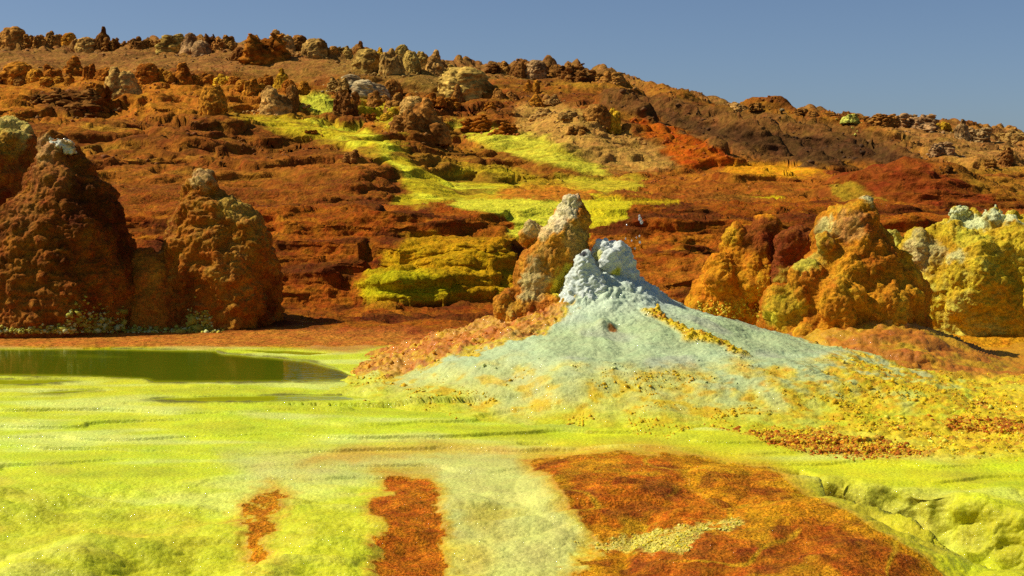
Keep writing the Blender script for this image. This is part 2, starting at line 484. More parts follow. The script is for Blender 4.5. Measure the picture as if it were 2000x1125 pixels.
def obj(name, me, mat=None, parent=None, loc=None):
    o = bpy.data.objects.new(name, me)
    col.objects.link(o)
    if mat is not None and me is not None and not me.materials:
        me.materials.append(mat)
    if loc is not None:
        o.location = loc
    if parent is not None:
        o.parent = parent
    return o


def tag(o, label=None, cat=None, group=None, kind=None):
    if label: o['label'] = label
    if cat: o['category'] = cat
    if group: o['group'] = group
    if kind: o['kind'] = kind
    return o


def empty(name, loc):
    o = bpy.data.objects.new(name, None)
    o.empty_display_size = 0.2
    o.location = loc
    col.objects.link(o)
    return o


def normals_of(V, Fq):
    A = V[Fq[:, 0]]; B = V[Fq[:, 1]]; C = V[Fq[:, 2]]
    n = np.cross(B - A, C - A) if Fq.shape[1] == 3 else np.cross(C - A, V[Fq[:, 3]] - B)
    N = np.zeros_like(V)
    for k in range(Fq.shape[1]):
        for c in range(3):
            N[:, c] += np.bincount(Fq[:, k], n[:, c], len(V))
    return N / (np.linalg.norm(N, axis=1)[:, None] + 1e-12)


# ------------------------------------------------------------------ materials
def crust_material(name, coarse, fine, bump_c, bump_f, rough=0.85, spec=0.25, cells=0.0, vary=0.35, glint=0.0, sss=0.0, tintable=False,
                   strata=0.0):
    m = bpy.data.materials.new(name)
    m.use_nodes = True
    nt = m.node_tree; N = nt.nodes; L = nt.links
    b = N['Principled BSDF']
    tc = N.new('ShaderNodeTexCoord')
    at_ = N.new('ShaderNodeAttribute'); at_.attribute_name = 'Col'

    def tex(scale, detail=6, rough_=0.62, lac=2.0):
        n = N.new('ShaderNodeTexNoise'); n.inputs['Scale'].default_value = scale
        n.inputs['Detail'].default_value = detail; n.inputs['Roughness'].default_value = rough_
        n.inputs['Lacunarity'].default_value = lac
        L.new(tc.outputs['Object'], n.inputs['Vector'])
        return n.outputs['Fac']

    def rng_(src, lo, hi, a=0.3, c=0.7):
        r = N.new('ShaderNodeMapRange'); L.new(src, r.inputs['Value'])
        r.inputs['From Min'].default_value = a; r.inputs['From Max'].default_value = c
        r.inputs['To Min'].default_value = lo; r.inputs['To Max'].default_value = hi
        return r.outputs['Result']

    def mth(op, a, c):
        q = N.new('ShaderNodeMath'); q.operation = op
        for i, v in enumerate((a, c)):
            if isinstance(v, (int, float)): q.inputs[i].default_value = v
            else: L.new(v, q.inputs[i])
        return q.outputs[0]

    n1 = tex(coarse, 4, 0.6)
    n2 = tex(fine, 4, 0.68)
    f = mth('MULTIPLY', rng_(n1, 1 - vary, 1 + vary), rng_(n2, 1 - vary * 1.25, 1 + vary * 1.25, 0.36, 0.64))
    mul = N.new('ShaderNodeVectorMath'); mul.operation = 'SCALE'
    L.new(at_.outputs['Color'], mul.inputs[0]); L.new(f, mul.inputs['Scale'])
    cur = mul.outputs['Vector']
    # warm / cool drift of the mineral colour
    hs = N.new('ShaderNodeHueSaturation')
    n3 = tex(coarse * 1.7, 2, 0.6)
    L.new(rng_(n3, 0.488, 0.512), hs.inputs['Hue'])
    L.new(cur, hs.inputs['Color'])
    cur = hs.outputs['Color']
    if tintable:
        oi = N.new('ShaderNodeObjectInfo')
        mm = N.new('ShaderNodeVectorMath'); mm.operation = 'MULTIPLY'
        L.new(cur, mm.inputs[0]); L.new(oi.outputs['Color'], mm.inputs[1])
        cur = mm.outputs['Vector']
    L.new(cur, b.inputs['Base Color'])
    b.inputs['Roughness'].default_value = rough
    b.inputs['Specular IOR Level'].default_value = spec
    # relief
    prev = None

    def bump(h, dist, strength=1.0):
        nonlocal prev
        q = N.new('ShaderNodeBump'); q.inputs['Distance'].default_value = dist; q.inputs['Strength'].default_value = strength
        L.new(h, q.inputs['Height'])
        if prev is not None: L.new(prev, q.inputs['Normal'])
        prev = q.outputs['Normal']
    bump(n1, bump_c)
    if cells > 0:
        v = N.new('ShaderNodeTexVoronoi'); v.feature = 'F1'; v.inputs['Scale'].default_value = fine * 0.55
        wv = N.new('ShaderNodeTexNoise'); wv.inputs['Scale'].default_value = fine * 0.4
        L.new(tc.outputs['Object'], wv.inputs['Vector'])
        ad = N.new('ShaderNodeVectorMath'); ad.operation = 'MULTIPLY_ADD'
        L.new(wv.outputs['Color'], ad.inputs[0]); ad.inputs[1].default_value = (1.2 / fine,) * 3
        L.new(tc.outputs['Object'], ad.inputs[2])
        L.new(ad.outputs['Vector'], v.inputs['Vector'])
        bump(mth('MULTIPLY', v.outputs['Distance'], -1.0), cells)
    if strata > 0:
        mp = N.new('ShaderNodeMapping'); mp.inputs['Scale'].default_value = (0.12, 0.12, 1.0)
        L.new(tc.outputs['Object'], mp.inputs['Vector'])
        ns = N.new('ShaderNodeTexNoise'); ns.inputs['Scale'].default_value = fine * 0.9; ns.inputs['Detail'].default_value = 4
        L.new(mp.outputs['Vector'], ns.inputs['Vector'])
        bump(ns.outputs['Fac'], strata)
    bump(n2, bump_f)
    if glint > 0:
        ng = tex(fine * 5.0, 2, 0.5)
        bump(ng, glint)
        rr = rng_(tex(fine * 2.0, 0), 0.95 * rough + .05, 0.10, 0.61, 0.69)
        L.new(rr, b.inputs['Roughness'])
    L.new(prev, b.inputs['Normal'])
    if sss > 0:
        b.inputs['Subsurface Weight'].default_value = sss
        b.inputs['Subsurface Radius'].default_value = (1.0, 1.0, 0.25)
        b.inputs['Subsurface Scale'].default_value = 0.03
    return m


M_HILL = crust_material('hill_crust', 0.9, 5.0, 0.20, 0.10, rough=0.95, spec=0.02, cells=0.05, vary=0.26)
M_TERR = crust_material('terrace_crust', 2.2, 14.0, 0.08, 0.06, rough=0.92, spec=0.03, cells=0.03, vary=0.25, strata=0.035)
M_SALT = crust_material('salt_crust', 2.0, 45.0, 0.010, 0.006, rough=0.6, spec=0.30, cells=0.006, vary=0.15, glint=0.004)
M_RUST = crust_material('rust_crust', 5.0, 48.0, 0.03, 0.026, rough=0.9, spec=0.04, cells=0.014, vary=0.44, glint=0.002)
M_CONE = crust_material('cone_crust', 3.0, 22.0, 0.04, 0.035, rough=0.9, spec=0.05, cells=0.02, vary=0.26, strata=0.015)
M_MOUND = crust_material('mound_salt', 3.0, 36.0, 0.010, 0.008, rough=0.6, spec=0.25, cells=0.007, vary=0.12, glint=0.003)
M_ROCK = crust_material('rock_crust', 2.5, 10.0, 0.08, 0.06, rough=0.95, spec=0.02, cells=0.03, vary=0.33, tintable=True)
M_NODULE = crust_material('nodule_crust', 6.0, 60.0, 0.01, 0.006, rough=0.8, spec=0.15, vary=0.22)


def water_material():
    m = bpy.data.materials.new('pond_water'); m.use_nodes = True
    nt = m.node_tree; N = nt.nodes; L = nt.links
    b = N['Principled BSDF']
    ca = N.new('ShaderNodeAttribute'); ca.attribute_name = 'Col'
    L.new(ca.outputs['Color'], b.inputs['Base Color'])
    b.inputs['Roughness'].default_value = 0.03
    b.inputs['IOR'].default_value = 1.33
    b.inputs['Specular IOR Level'].default_value = 0.5
    tc = N.new('ShaderNodeTexCoord')
    mp = N.new('ShaderNodeMapping'); mp.inputs['Scale'].default_value = (1.0, 2.2, 1.0)
    n = N.new('ShaderNodeTexNoise'); n.inputs['Scale'].default_value = 5.0; n.inputs['Detail'].default_value = 3
    L.new(tc.outputs['Object'], mp.inputs['Vector']); L.new(mp.outputs['Vector'], n.inputs['Vector'])
    bp = N.new('ShaderNodeBump'); bp.inputs['Distance'].default_value = 0.004; bp.inputs['Strength'].default_value = 0.6
    L.new(n.outputs['Fac'], bp.inputs['Height']); L.new(bp.outputs['Normal'], b.inputs['Normal'])
    return m


M_WATER = water_material()

# ------------------------------------------------------------------ the ground sheet
NC, NR = 900, 920
a_in = np.linspace(-0.385, 0.385, NC - 60)
a_l = -0.385 - np.linspace(0.006, 0.35, 30)[::-1]
A1 = np.concatenate([a_l, a_in, -a_l[::-1]])
# rows follow the relief as it is seen, so that risers are well sampled
ac = np.linspace(A1[0], A1[-1], 400)
Yf = np.exp(np.linspace(math.log(4.0), math.log(150.0), 1500))
AA, YY = np.meshgrid(ac, Yf)
ZZ = height(AA * YY, YY)
_, PY = project(AA * YY, YY, ZZ)
run = np.minimum.accumulate(np.minimum(PY, 1190), axis=0)
cw = (run[0] - run) / 1100.0 + 0.42 * ((np.log(Yf) - np.log(Yf[0])) / (np.log(Yf[-1]) - np.log(Yf[0])))[:, None]
cw /= cw[-1]
kk = np.hanning(9)[1:-1]; kk /= kk.sum()
rows = np.linspace(0, 1, NR - 12)
YR = np.stack([np.interp(rows, cw[:, c], Yf) for c in range(cw.shape[1])], 1)
pad = np.pad(YR, ((0, 0), (3, 3)), mode='edge')
YR = sum(pad[:, i:i + YR.shape[1]] * kk[i] for i in range(7))
fi = np.interp(A1, ac, np.arange(len(ac)))
i0 = np.clip(fi.astype(int), 0, len(ac) - 2); tt = fi - i0
Yg = YR[:, i0] * (1 - tt) + YR[:, i0 + 1] * tt
Yg = np.vstack([Yg, np.exp(np.linspace(math.log(156), math.log(400), 12))[:, None] * np.ones(NC)])
Ag = np.broadcast_to(A1, Yg.shape)
X = Ag * Yg; Y = Yg
Z = height(X, Y)
P = np.stack([X, Y, Z], -1).astype(np.float32)
PX, PYg = project(X, Y, Z)

# crust relief pushed out along the surface
ga = np.gradient(P, axis=1); gb = np.gradient(P, axis=0)
NN = np.cross(ga, gb); NN /= np.linalg.norm(NN, axis=-1)[..., None] + 1e-12
dist = Y
zone_hill = sstep(40, 52, Y)
zone_terr = sstep(23.3, 25.5, Y) * (1 - zone_hill)
zone_flat = 1 - sstep(22.5, 24, Y)
rubm = mask('rubble', PX, PYg, 14) * (Y < 20)
apron = sstep(1.08, 0.95, np.sqrt(((X - 5.15) / 2.45) ** 2 + ((Y - 20.7) / 2.75) ** 2)) + mask('right_flat', PX, PYg, 12) * ((Y > 17) & (Y < 28)) * 0.3
apron = np.clip(apron, 0, 1)
hollow_n = sstep(-20, 20, sample(SDF['hollow'], PX, PYg)) * (Y < 14)
bulge_n = mask('bulge', PX, PYg, 8) * ((Y > 26) & (Y < 34.5))
disp = np.zeros_like(Y)
for lam, amp in ((1.6, .15), (0.75, .09), (0.34, .05), (0.15, .026), (0.07, .012)):
    vis = sstep(lam * 520, lam * 200, dist)
    rough = (zone_hill * (1.0 if lam > .5 else 0.85) + zone_terr * (0.7 if lam > 0.5 else 0.9) + zone_flat * (0.0 if lam > .5 else (0.10 if lam < .2 else .05) + (0.30 if lam < .3 else 0.6) * sstep(13.6, 12.4, Y))
             + rubm * (0.1 if lam > .2 else 0.9) + apron * (0.25 if lam > .5 else 0.75) + bulge_n * (0.2 if lam < 1 else 0.1) + hollow_n * (0.35 if lam < 0.3 else 0.7))
    st = 0.45 if lam > 0.3 else 0.75
    disp += amp * rough * vis * billow(P, lam, 40 + lam, sx=st)
PS = P.copy(); PS[..., 0] *= 0.10; PS[..., 1] *= 0.10
PS[..., 2] += 0.10 * noise(P, 1.8, 78)
disp += zone_terr * (0.06 * noise(PS, 0.16, 79) + 0.035 * noise(PS, 0.065, 80))
disp += zone_hill * sstep(100, 70, dist) * (0.20 * noise(PS, 0.45, 82) + 0.08 * noise(PS, 0.18, 83))
keep = (mask('pond', PX, PYg, 4) + mask('pool_long', PX, PYg, 3) + mask('pool_rim', PX, PYg, 3)) * (Y < 23.5)
disp *= 1 - np.clip(keep, 0, 1)
smooth_flow = np.zeros_like(Y)
for nm in ('flow_left', 'flow_mid', 'flow_low', 'plateau_flow', 'orange_flat'):
    smooth_flow = np.maximum(smooth_flow, mask(nm, PX, PYg, 6))
disp *= 1 - 0.8 * smooth_flow * (Y > 26)
P = P + NN * disp[..., None]

# ------------------------------------------------------------------ colours of the ground: minerals and some painted shade
big = noise(P, 5.0, 51); mid = noise(P, 1.6, 52); sml = noise(P, 0.5, 53); tiny = noise(P, 0.16, 54)
farw = np.clip(Y / 20.0, 0.5, 4.0)
wx = (14 * mid + 9 * sml + 6 * tiny)
wy = (4.0 * noise(P, 1.6, 55) + 3.0 * noise(P, 0.5, 56) + 2.0 * tiny)
wnear = sstep(16, 11, Y)
t2 = noise(P, 0.06, 58)
wy = wy * (1 + 1.2 * wnear) + 7 * wnear * (t2 + tiny); wx = wx * (1 + 0.6 * wnear) + 12 * wnear * (t2 + tiny)


def zm(name, soft=6.0, off=0.0, lo=0.0, hi=1e9):
    return mask(name, PX + wx, PYg + wy, soft, off) * ((Y > lo) & (Y < hi))


def shape(c):
    return np.broadcast_to(np.array(c, np.float32), Y.shape + (3,)).copy()


C_SALT = (0.56, 0.63, 0.008); C_SALT_Y = (0.66, 0.60, 0.005); C_PALE = (0.54, 0.53, 0.09); C_GOLD = (0.60, 0.36, 0.008)
C_ORANGE = (0.50, 0.155, 0.010); C_RUST = (0.33, 0.075, 0.008); C_DARK = (0.13, 0.030, 0.007)
C = shape(C_SALT)
C = mixc(C, C_SALT_Y, sstep(0.0, 0.6, big + 0.5 * mid) * 0.6)
C = mixc(C, C_PALE, sstep(0.1, 0.7, mid + 0.6 * sml) * 0.25)
strk = noise(P * np.array((.35, 1.4, 1), np.float32), .9, 88) + .5 * noise(P * np.array((.4, 1.2, 1), np.float32), .3, 89)
C = mixc(C, (0.66, 0.70, 0.14), sstep(0.05, 0.6, strk) * 0.7)
C = mixc(C, (0.46, 0.47, 0.004), sstep(0.05, 0.6, -strk + 0.3 * sml) * 0.6)
C = mixc(C, (0.62, 0.57, 0.006), sstep(13.6, 11.2, Y + 0.6 * mid) * 0.6)
# terraces and hills by default
band = noise(PS, 0.30, 85) + 0.5 * noise(PS, 0.10, 86)
terr = shape((0.30, 0.074, 0.005))
terr = mixc(terr, (0.17, 0.037, 0.004), sstep(-0.05, 0.6, mid + 0.6 * big))
terr = mixc(terr, (0.37, 0.115, 0.007), sstep(0.1, 0.7, sml - 0.5 * mid) * 0.7)
terr = mixc(terr, (0.10, 0.024, 0.004), sstep(0.0, 0.5, band + 0.3 * mid) * 0.85)  # dark strata, with the shade of the risers painted in
terr = mixc(terr, (0.42, 0.145, 0.008), sstep(0.1, 0.6, -band + 0.4 * big) * 0.5)
hband = noise(PS, 0.55, 96) + 0.6 * noise(PS, 0.22, 97)
hillc = shape((0.30, 0.098, 0.010))
hb = noise(P * np.array((.35, .7, 1.0), np.float32), 1.3, 87)
hillc = mixc(hillc, (0.36, 0.175, 0.015), sstep(-0.1, 0.5, hb + 0.5 * big) * 0.8)
hillc = mixc(hillc, (0.13, 0.038, 0.007), sstep(0.0, 0.5, hband) * 0.75 * sstep(95, 80, Y))  # red-brown layers that also paint in the shadow bands of the ledges
hillc = mixc(hillc, (0.17, 0.050, 0.007), sstep(0.05, 0.6, noise(P, 2.4, 57) + 0.5 * sml) * 0.8)
drift = noise(P, 9.0, 94) + 0.5 * noise(P, 4.0, 95)
hillc = mixc(hillc, (0.19, 0.054, 0.008), sstep(0.0, 0.7, drift) * 0.65)
hillc = mixc(hillc, (0.44, 0.17, 0.012), sstep(0.1, 0.7, -drift) * 0.5)
upper = sstep(84, 96, Y)
hillc = mixc(hillc, (0.27, 0.125, 0.028), upper * 0.8)
t_terr = sstep(23.4, 24.3, Y + 0.5 * sml)
C = mixc(C, (0.40, 0.115, 0.016), sstep(22.0, 22.4, Y + 0.15 * tiny + 0.1 * sml))
C = mixc(C, terr, t_terr)
C = np.where((sstep(41, 47, Y + 1.5 * mid) > 0)[..., None], mix(C, hillc, sstep(41, 47, Y + 1.5 * mid)[..., None]), C)


def lay(name, c, soft=6.0, off=0.0, lo=0.0, hi=1e9, k=1.0):
    global C
    C = mixc(C, c, zm(name, soft, off, lo, hi) * k)


speck = sstep(0.0, 0.5, tiny + 0.4 * sml)
# hillside
lay('boulder_zone', (0.46, 0.160, 0.012), 20, 0, 50, 99, 0.65)
lay('dark_rubble', (0.10, 0.035, 0.009), 10, 0, 50, 99, 0.8)
lay('yellow_scree', (0.25, 0.155, 0.028), 16, 0, 60, 120, 0.6)
lay('left_brown', (0.25, 0.072, 0.008), 24, 0, 36, 70, 0.6)
lay('right_tan', (0.40, 0.195, 0.04), 14, 0, 55, 125, 0.7)
lay('tan_hill', (0.45, 0.235, 0.042), 10, 0, 50, 90, 0.9)
lay('ridge', (0.155, 0.066, 0.015), 8, 0, 55, 110, 0.9)
lay('ridge_dark_shade', (0.075, 0.033, 0.010), 9, 0, 55, 110, 0.9)  # dark rock and the shadow on the ridge front, both put into the colour
lay('red_slope', (0.40, 0.085, 0.005), 4, 0, 50, 90, 0.95)
lay('rust_band', (0.32, 0.092, 0.008), 10, 0, 44, 66, 0.7)
lay('red_mound', (0.21, 0.044, 0.006), 6, 0, 40, 60, 0.95)
lay('orange_flat', (0.58, 0.24, 0.008), 5, 0, 44, 70)
lay('gold_patch', (0.32, 0.19, 0.012), 4, 0, 38, 60, 0.9)
lay('flow_olive', (0.42, 0.28, 0.010), 8, 0, 40, 80, 0.8)
lay('flow_left', (0.50, 0.38, 0.012), 10, 0, 36, 100, 0.95)
C = mixc(C, (0.20, 0.07, 0.010), zm('flow_left', 5, 0, 36, 100) * sstep(0.0, 0.45, hb + 0.4 * sml) * 0.75)
C = mixc(C, (0.60, 0.56, 0.028), zm('flow_left', 4, -4, 36, 100) * sstep(0.1, 0.5, -mid + 0.3 * big) * 0.9)
lay('flow_green', (0.46, 0.44, 0.032), 8, 0, 55, 100)
lay('flow_yellow', (0.46, 0.38, 0.014), 6, 0, 55, 100, 0.8)
lay('flow_mid', (0.54, 0.48, 0.030), 8, 0, 48, 100)
C = mixc(C, (0.40, 0.27, 0.014), zm('flow_mid', 6, -2, 48, 100) * sstep(0.0, 0.5, hb + .4 * sml) * .7)
lay('flow_low', (0.52, 0.41, 0.020), 8, 0, 43, 80, 0.9)
# terraces
lay('plateau_orange', (0.46, 0.16, 0.012), 6, 0, 38, 60, 0.9)
lay('gold_band', (0.52, 0.37, 0.008), 4, 0, 36, 60, 0.9)
lay('gold_dot', (0.60, 0.46, 0.008), 2, 0, 36, 60)
lay('low_orange', (0.40, 0.12, 0.009), 8, 0, 24, 40, 0.8)
lay('low_orange2', (0.46, 0.17, 0.009), 5, 0, 24, 40, 0.9)
lay('gold_ledge', (0.42, 0.22, 0.006), 4, 0, 24, 40, 0.9)
lay('bulge', (0.50, 0.27, 0.005), 7, 0, 26, 34.5, 0.97)
C = mixc(C, (0.52, 0.22, 0.006), zm('bulge', 7, 0, 26, 34.5) * sstep(0.1, 0.7, mid + 0.5 * big) * 0.6)
lay('bulge_green', (0.46, 0.40, 0.006), 14, -4, 26, 34.5, 0.85)
lay('plateau_flow', (0.62, 0.56, 0.030), 3, 0, 31, 47)
C = mixc(C, (0.60, 0.48, 0.010), zm('plateau_flow', 3, 0, 31, 47) * sstep(1120, 1160, PX) * 0.9)
# shore and right flat
lay('shore', (0.50, 0.175, 0.020), 8, 0, 20.5, 25, 0.8)
lay('right_flat', (0.56, 0.235, 0.008), 10, 0, 17, 28, 0.95)
# apron of the cones on the right
q = np.sqrt(((X - 5.15) / 2.45) ** 2 + ((Y - 20.7) / 2.75) ** 2) + 0.12 * mid + 0.06 * sml
C = mixc(C, (0.50, 0.185, 0.009), sstep(1.02, 0.92, q))
C = mixc(C, (0.58, 0.34, 0.010), sstep(0.0, 0.5, sml + 0.7 * tiny) * sstep(1.0, 0.9, q) * 0.75)
C = mixc(C, (0.34, 0.10, 0.008), sstep(0.1, 0.5, -sml + 0.7 * tiny) * sstep(1.0, 0.9, q) * 0.6)
# salt flat
lay('pale_mid', (0.55, 0.57, 0.16), 24, 0, 12, 22, 0.6)
lay('rubble', (0.68, 0.48, 0.008), 18, 0, 12, 20.5)
C = mixc(C, (0.58, 0.60, 0.05), zm('rubble', 14, 0, 12, 20.5) * sstep(0.1, 0.6, mid - 0.3 * sml) * 0.45)
C = mixc(C, (0.52, 0.22, 0.008), zm('rubble', 14, 0, 12, 20.5) * sstep(0.1, 0.5, tiny + 0.6 * sml + 0.2 * mid) * 0.9)
for s_ in ('streak_a', 'streak_b', 'streak_c', 'streak_d'):
    C = mixc(C, (0.44, 0.115, 0.007), zm(s_, 9, 0, 12, 20) * sstep(-0.35, 0.2, tiny + 0.5 * sml) * 0.95)
lay('pale', (0.58, 0.56, 0.14), 30, 0, 8, 15, 0.85)
lay('tint', (0.60, 0.33, 0.012), 12, 0, 11, 16, 0.65)
C = mixc(C, (0.62, 0.46, 0.008), sstep(15, 12, Y) * sstep(0.35, 0.75, mid + 0.5 * sml + 0.2) * 0.55)
for s_ in ('rust_a', 'rust_b', 'rust_c', 'orange_d'):
    lay(s_, C_GOLD, 20, 18, 8, 15, 0.85)
lay('hollow', (0.50, 0.44, 0.010), 18, 6, 8, 15, 0.7)
lay('orange_d', (0.62, 0.25, 0.008), 9, 0, 8, 15)
C = mixc(C, C_GOLD, zm('orange_d', 9, 0, 8, 15) * sstep(0.2, 0.6, mid + 0.4 * sml) * 0.5)
lay('rust_a', (0.54, 0.150, 0.008), 9, 0, 8, 15)
lay('rust_b', (0.52, 0.16, 0.008), 10, 0, 8, 15, 0.9)
lay('rust_c', (0.54, 0.155, 0.008), 10, 0, 8, 15)
lay('rust_f', (0.48, 0.14, 0.008), 12, 0, 8, 15, 0.8)
lay('rust_e', (0.44, 0.110, 0.008), 12, 0, 8, 15, 0.9)
C = mixc(C, (0.18, 0.045, 0.010), (zm('rust_e', 12, -6, 8, 15) + zm('rust_c', 8, -8, 8, 15)) * sstep(0.1, 0.5, sml + 0.4 * tiny) * 0.55)
vein = sstep(0.07, 0.0, np.abs(noise(P, 0.8, 101) + 0.25 * sml)) * sstep(0.0, 0.4, noise(P, 0.6, 102) + 0.3)
slab = np.maximum(zm('orange_d', 9, 0, 8, 15), zm('rust_c', 9, 0, 8, 15))
C = mixc(C, (0.24, 0.055, 0.008), slab * sstep(0.15, 0.5, noise(P, 0.32, 103) + 0.4 * tiny) * 0.6)
C = mixc(C, (0.62, 0.36, 0.015), slab * vein * 0.75)
C = mixc(C, (0.62, 0.30, 0.010), slab * sstep(0.25, 0.6, noise(P, 0.45, 104) + 0.3 * tiny) * 0.6)
lay('crystal_line', (0.66, 0.58, 0.10), 6, 0, 8, 15, 0.8)
# crust under water
for s_ in ('pond', 'pool_long', 'pool_rim', 'pool_small'):
    lay(s_, (0.16, 0.15, 0.006), 3, 0, 15, 23.5)
C = np.clip(C, 0.003, 0.85)

# ------------------------------------------------------------------ cut the sheet into the pieces of the setting
H_, W_ = Y.shape
vid = np.arange(H_ * W_).reshape(H_, W_)
quads = np.stack([vid[:-1, :-1], vid[:-1, 1:], vid[1:, 1:], vid[1:, :-1]], -1).reshape(-1, 4)


def fc(m):
    return (m[:-1, :-1] + m[:-1, 1:] + m[1:, 1:] + m[1:, :-1]).reshape(-1) * 0.25


zone = np.zeros(len(quads), np.int32)                    # 0 = salt flat
zone[fc(Y + 0.5 * sml) > 22.2] = 1                       # terraces
zone[fc(sstep(41, 47, Y + 1.5 * mid)) > 0.5] = 2         # hillside
zone[(fc(zm('ridge', 8, 0, 55, 110)) > 0.5)] = 3         # dark ridge
zone[(fc(zm('red_mound', 6, 0, 40, 60)) > 0.5)] = 4
PIECES = [('rust_a', 10, 8, 15), ('rust_b', 11, 8, 15), ('rust_c', 12, 8, 15), ('orange_d', 13, 8, 15), ('flow_left', 20, 36, 100),
          ('flow_green', 21, 55, 100), ('flow_mid', 22, 48, 100), ('flow_low', 23, 43, 80), ('plateau_flow', 30, 31, 47),
          ('bulge', 31, 26, 34.5)]
for nm, idn, lo, hi in PIECES:
    zone[fc(zm(nm, 5, 0, lo, hi)) > 0.5] = idn
PV = P.reshape(-1, 3); CV = C.reshape(-1, 3)


def cut(ids, name, mat, parent=None):
    q = quads[np.isin(zone, ids)]
    u, inv = np.unique(q, return_inverse=True)
    me = mesh_from(name, PV[u], inv.reshape(-1, 4), CV[u])
    return obj(name, me, mat, parent)


salt = tag(cut([0], 'salt_flat', M_SALT), 'bright yellow-green salt crust flat with fine ledges around the pond', 'ground', kind='structure')
for idn, lb in ((10, 'upright rust-red crust patch in the yellow salt'), (11, 'thin curved rust crust sliver'),
                (12, 'broad rust-brown crust slab'), (13, 'orange and dark rust crust slab beside the hollow')):
    o = cut([idn], 'rust_crust', M_RUST, salt); o['label'] = lb
terrace = tag(cut([1], 'terrace_ground', M_TERR), 'layered rust-brown sinter terraces rising behind the pond', 'terraces', kind='structure')
o = cut([30], 'sulfur_flow', M_TERR, terrace); o['label'] = 'pale yellow-green flow on the terrace top'
o = cut([31], 'flowstone_bulge', M_TERR, terrace); o['label'] = 'olive-gold bulging flowstone front'
hillside = tag(cut([2], 'hillside', M_HILL), 'brown and orange mineral hillside rising to the rocky skyline', 'hill', kind='structure')
for idn in (20, 21, 22, 23):
    o = cut([idn], 'sulfur_flow', M_HILL, hillside); o['label'] = 'yellow-green sulfur flow running down the slope'
ridge = tag(cut([3], 'ridge_hill', M_HILL), 'dark brown eroded ridge below the sky on the right', 'hill', kind='structure')
redm = tag(cut([4], 'mound_hill', M_HILL), 'dark rust-red rounded mound at the foot of the dark ridge', 'hill', kind='structure')

# pond water: one level sheet in the basin
wx_ = np.linspace(-16, 0.2, 260); wy_ = np.linspace(16.5, 22.9, 120)
WX, WY = np.meshgrid(wx_, wy_)
WD = np.clip(-height(WX, WY), 0, 0.3)
wid = np.arange(WX.size).reshape(WX.shape)
Fw = np.stack([wid[:-1, :-1], wid[:-1, 1:], wid[1:, 1:], wid[1:, :-1]], -1).reshape(-1, 4)
wc = np.broadcast_to(np.array((0.40, 0.44, 0.008), np.float32), WX.shape + (3,)).copy()
wc = mixc(wc, (0.085, 0.120, 0.003), sstep(0.0, 0.13, WD + 0.02 * noise(np.stack([WX * .5, WY * 1.5], -1), .8, 2)))
pond = obj('pond_water', mesh_from('pond_water', np.stack([WX, WY, 0 * WX], -1).reshape(-1, 3), Fw, wc.reshape(-1, 3)), M_WATER)
tag(pond, 'still dark olive-green pond water below the brown cones', 'water', kind='structure')


# ------------------------------------------------------------------ sculpted cones
def uv_sphere(c, r, nu=20, nv=12):
    V = []; Fq = []
    th = np.linspace(0, math.pi, nv + 1)
    for t in th:
        for u in range(nu):
            p = 2 * math.pi * u / nu
            V.append((c[0] + r[0] * math.sin(t) * math.cos(p), c[1] + r[1] * math.sin(t) * math.sin(p), c[2] + r[2] * math.cos(t)))
    for i in range(nv):
        for u in range(nu):
            Fq.append((i * nu + u, (i + 1) * nu + u, (i + 1) * nu + (u + 1) % nu, i * nu + (u + 1) % nu))
    return V, Fq


def loft(rings, nu=36):
    """rings: (cx, cy, z, rx, ry) from the top down, closed at both ends."""
    V = []; Fc = []
    for (cx, cy, z, rx, ry) in rings:
        for u in range(nu):
            p = 2 * math.pi * u / nu
            V.append((cx + rx * math.cos(p), cy + ry * math.sin(p), z))
    for i in range(len(rings) - 1):
        for u in range(nu):
            Fc.append((i * nu + u, (i + 1) * nu + u, (i + 1) * nu + (u + 1) % nu, i * nu + (u + 1) % nu))
    Fc.append(tuple(range(nu)))
    Fc.append(tuple(reversed(range((len(rings) - 1) * nu, len(rings) * nu))))
    return V, Fc


def fuse(parts, voxel, smooth_it=14):
    """Fuse closed pieces into one continuous skin; returns vertices and quads."""
    V = []; Fc = []
    for v, f in parts:
        b = len(V); V += [tuple(p) for p in v]; Fc += [tuple(i + b for i in t) for t in f]
    me = bpy.data.meshes.new('tmp'); me.from_pydata(V, [], Fc); me.update()
    o = bpy.data.objects.new('tmp', me); col.objects.link(o)
    md = o.modifiers.new('r', 'REMESH'); md.mode = 'VOXEL'; md.voxel_size = voxel
    ms = o.modifiers.new('s', 'SMOOTH'); ms.factor = 0.5; ms.iterations = smooth_it
    dg = bpy.context.evaluated_depsgraph_get(); dg.update()
    e = o.evaluated_get(dg); m2 = e.to_mesh()
    n = len(m2.vertices); Vo = np.empty(n * 3, np.float32); m2.vertices.foreach_get('co', Vo)
    m2.calc_loop_triangles()
    lt = np.empty(len(m2.polygons), np.int32); m2.polygons.foreach_get('loop_total', lt)
    li = np.empty(len(m2.loops), np.int32); m2.loops.foreach_get('vertex_index', li)
    if (lt == 4).all():
        Fo = li.reshape(-1, 4).copy()
    else:
        Fo = np.empty(len(m2.loop_triangles) * 3, np.int32); m2.loop_triangles.foreach_get('vertices', Fo); Fo = Fo.reshape(-1, 3).copy()
    e.to_mesh_clear()
    bpy.data.objects.remove(o); bpy.data.meshes.remove(me)
    return Vo.reshape(-1, 3).astype(np.float64), Fo


def rings_px(rows, Yc, depth=0.85, lean=0.0):
    out = []
    for py, l, r in rows:
        p = at((l + r) / 2, py, Yc)
        rx = (r - l) / 2 * Yc / F_PX
        out.append((p[0], Yc + lean * (p[2]), p[2], rx, rx * depth))
    return out


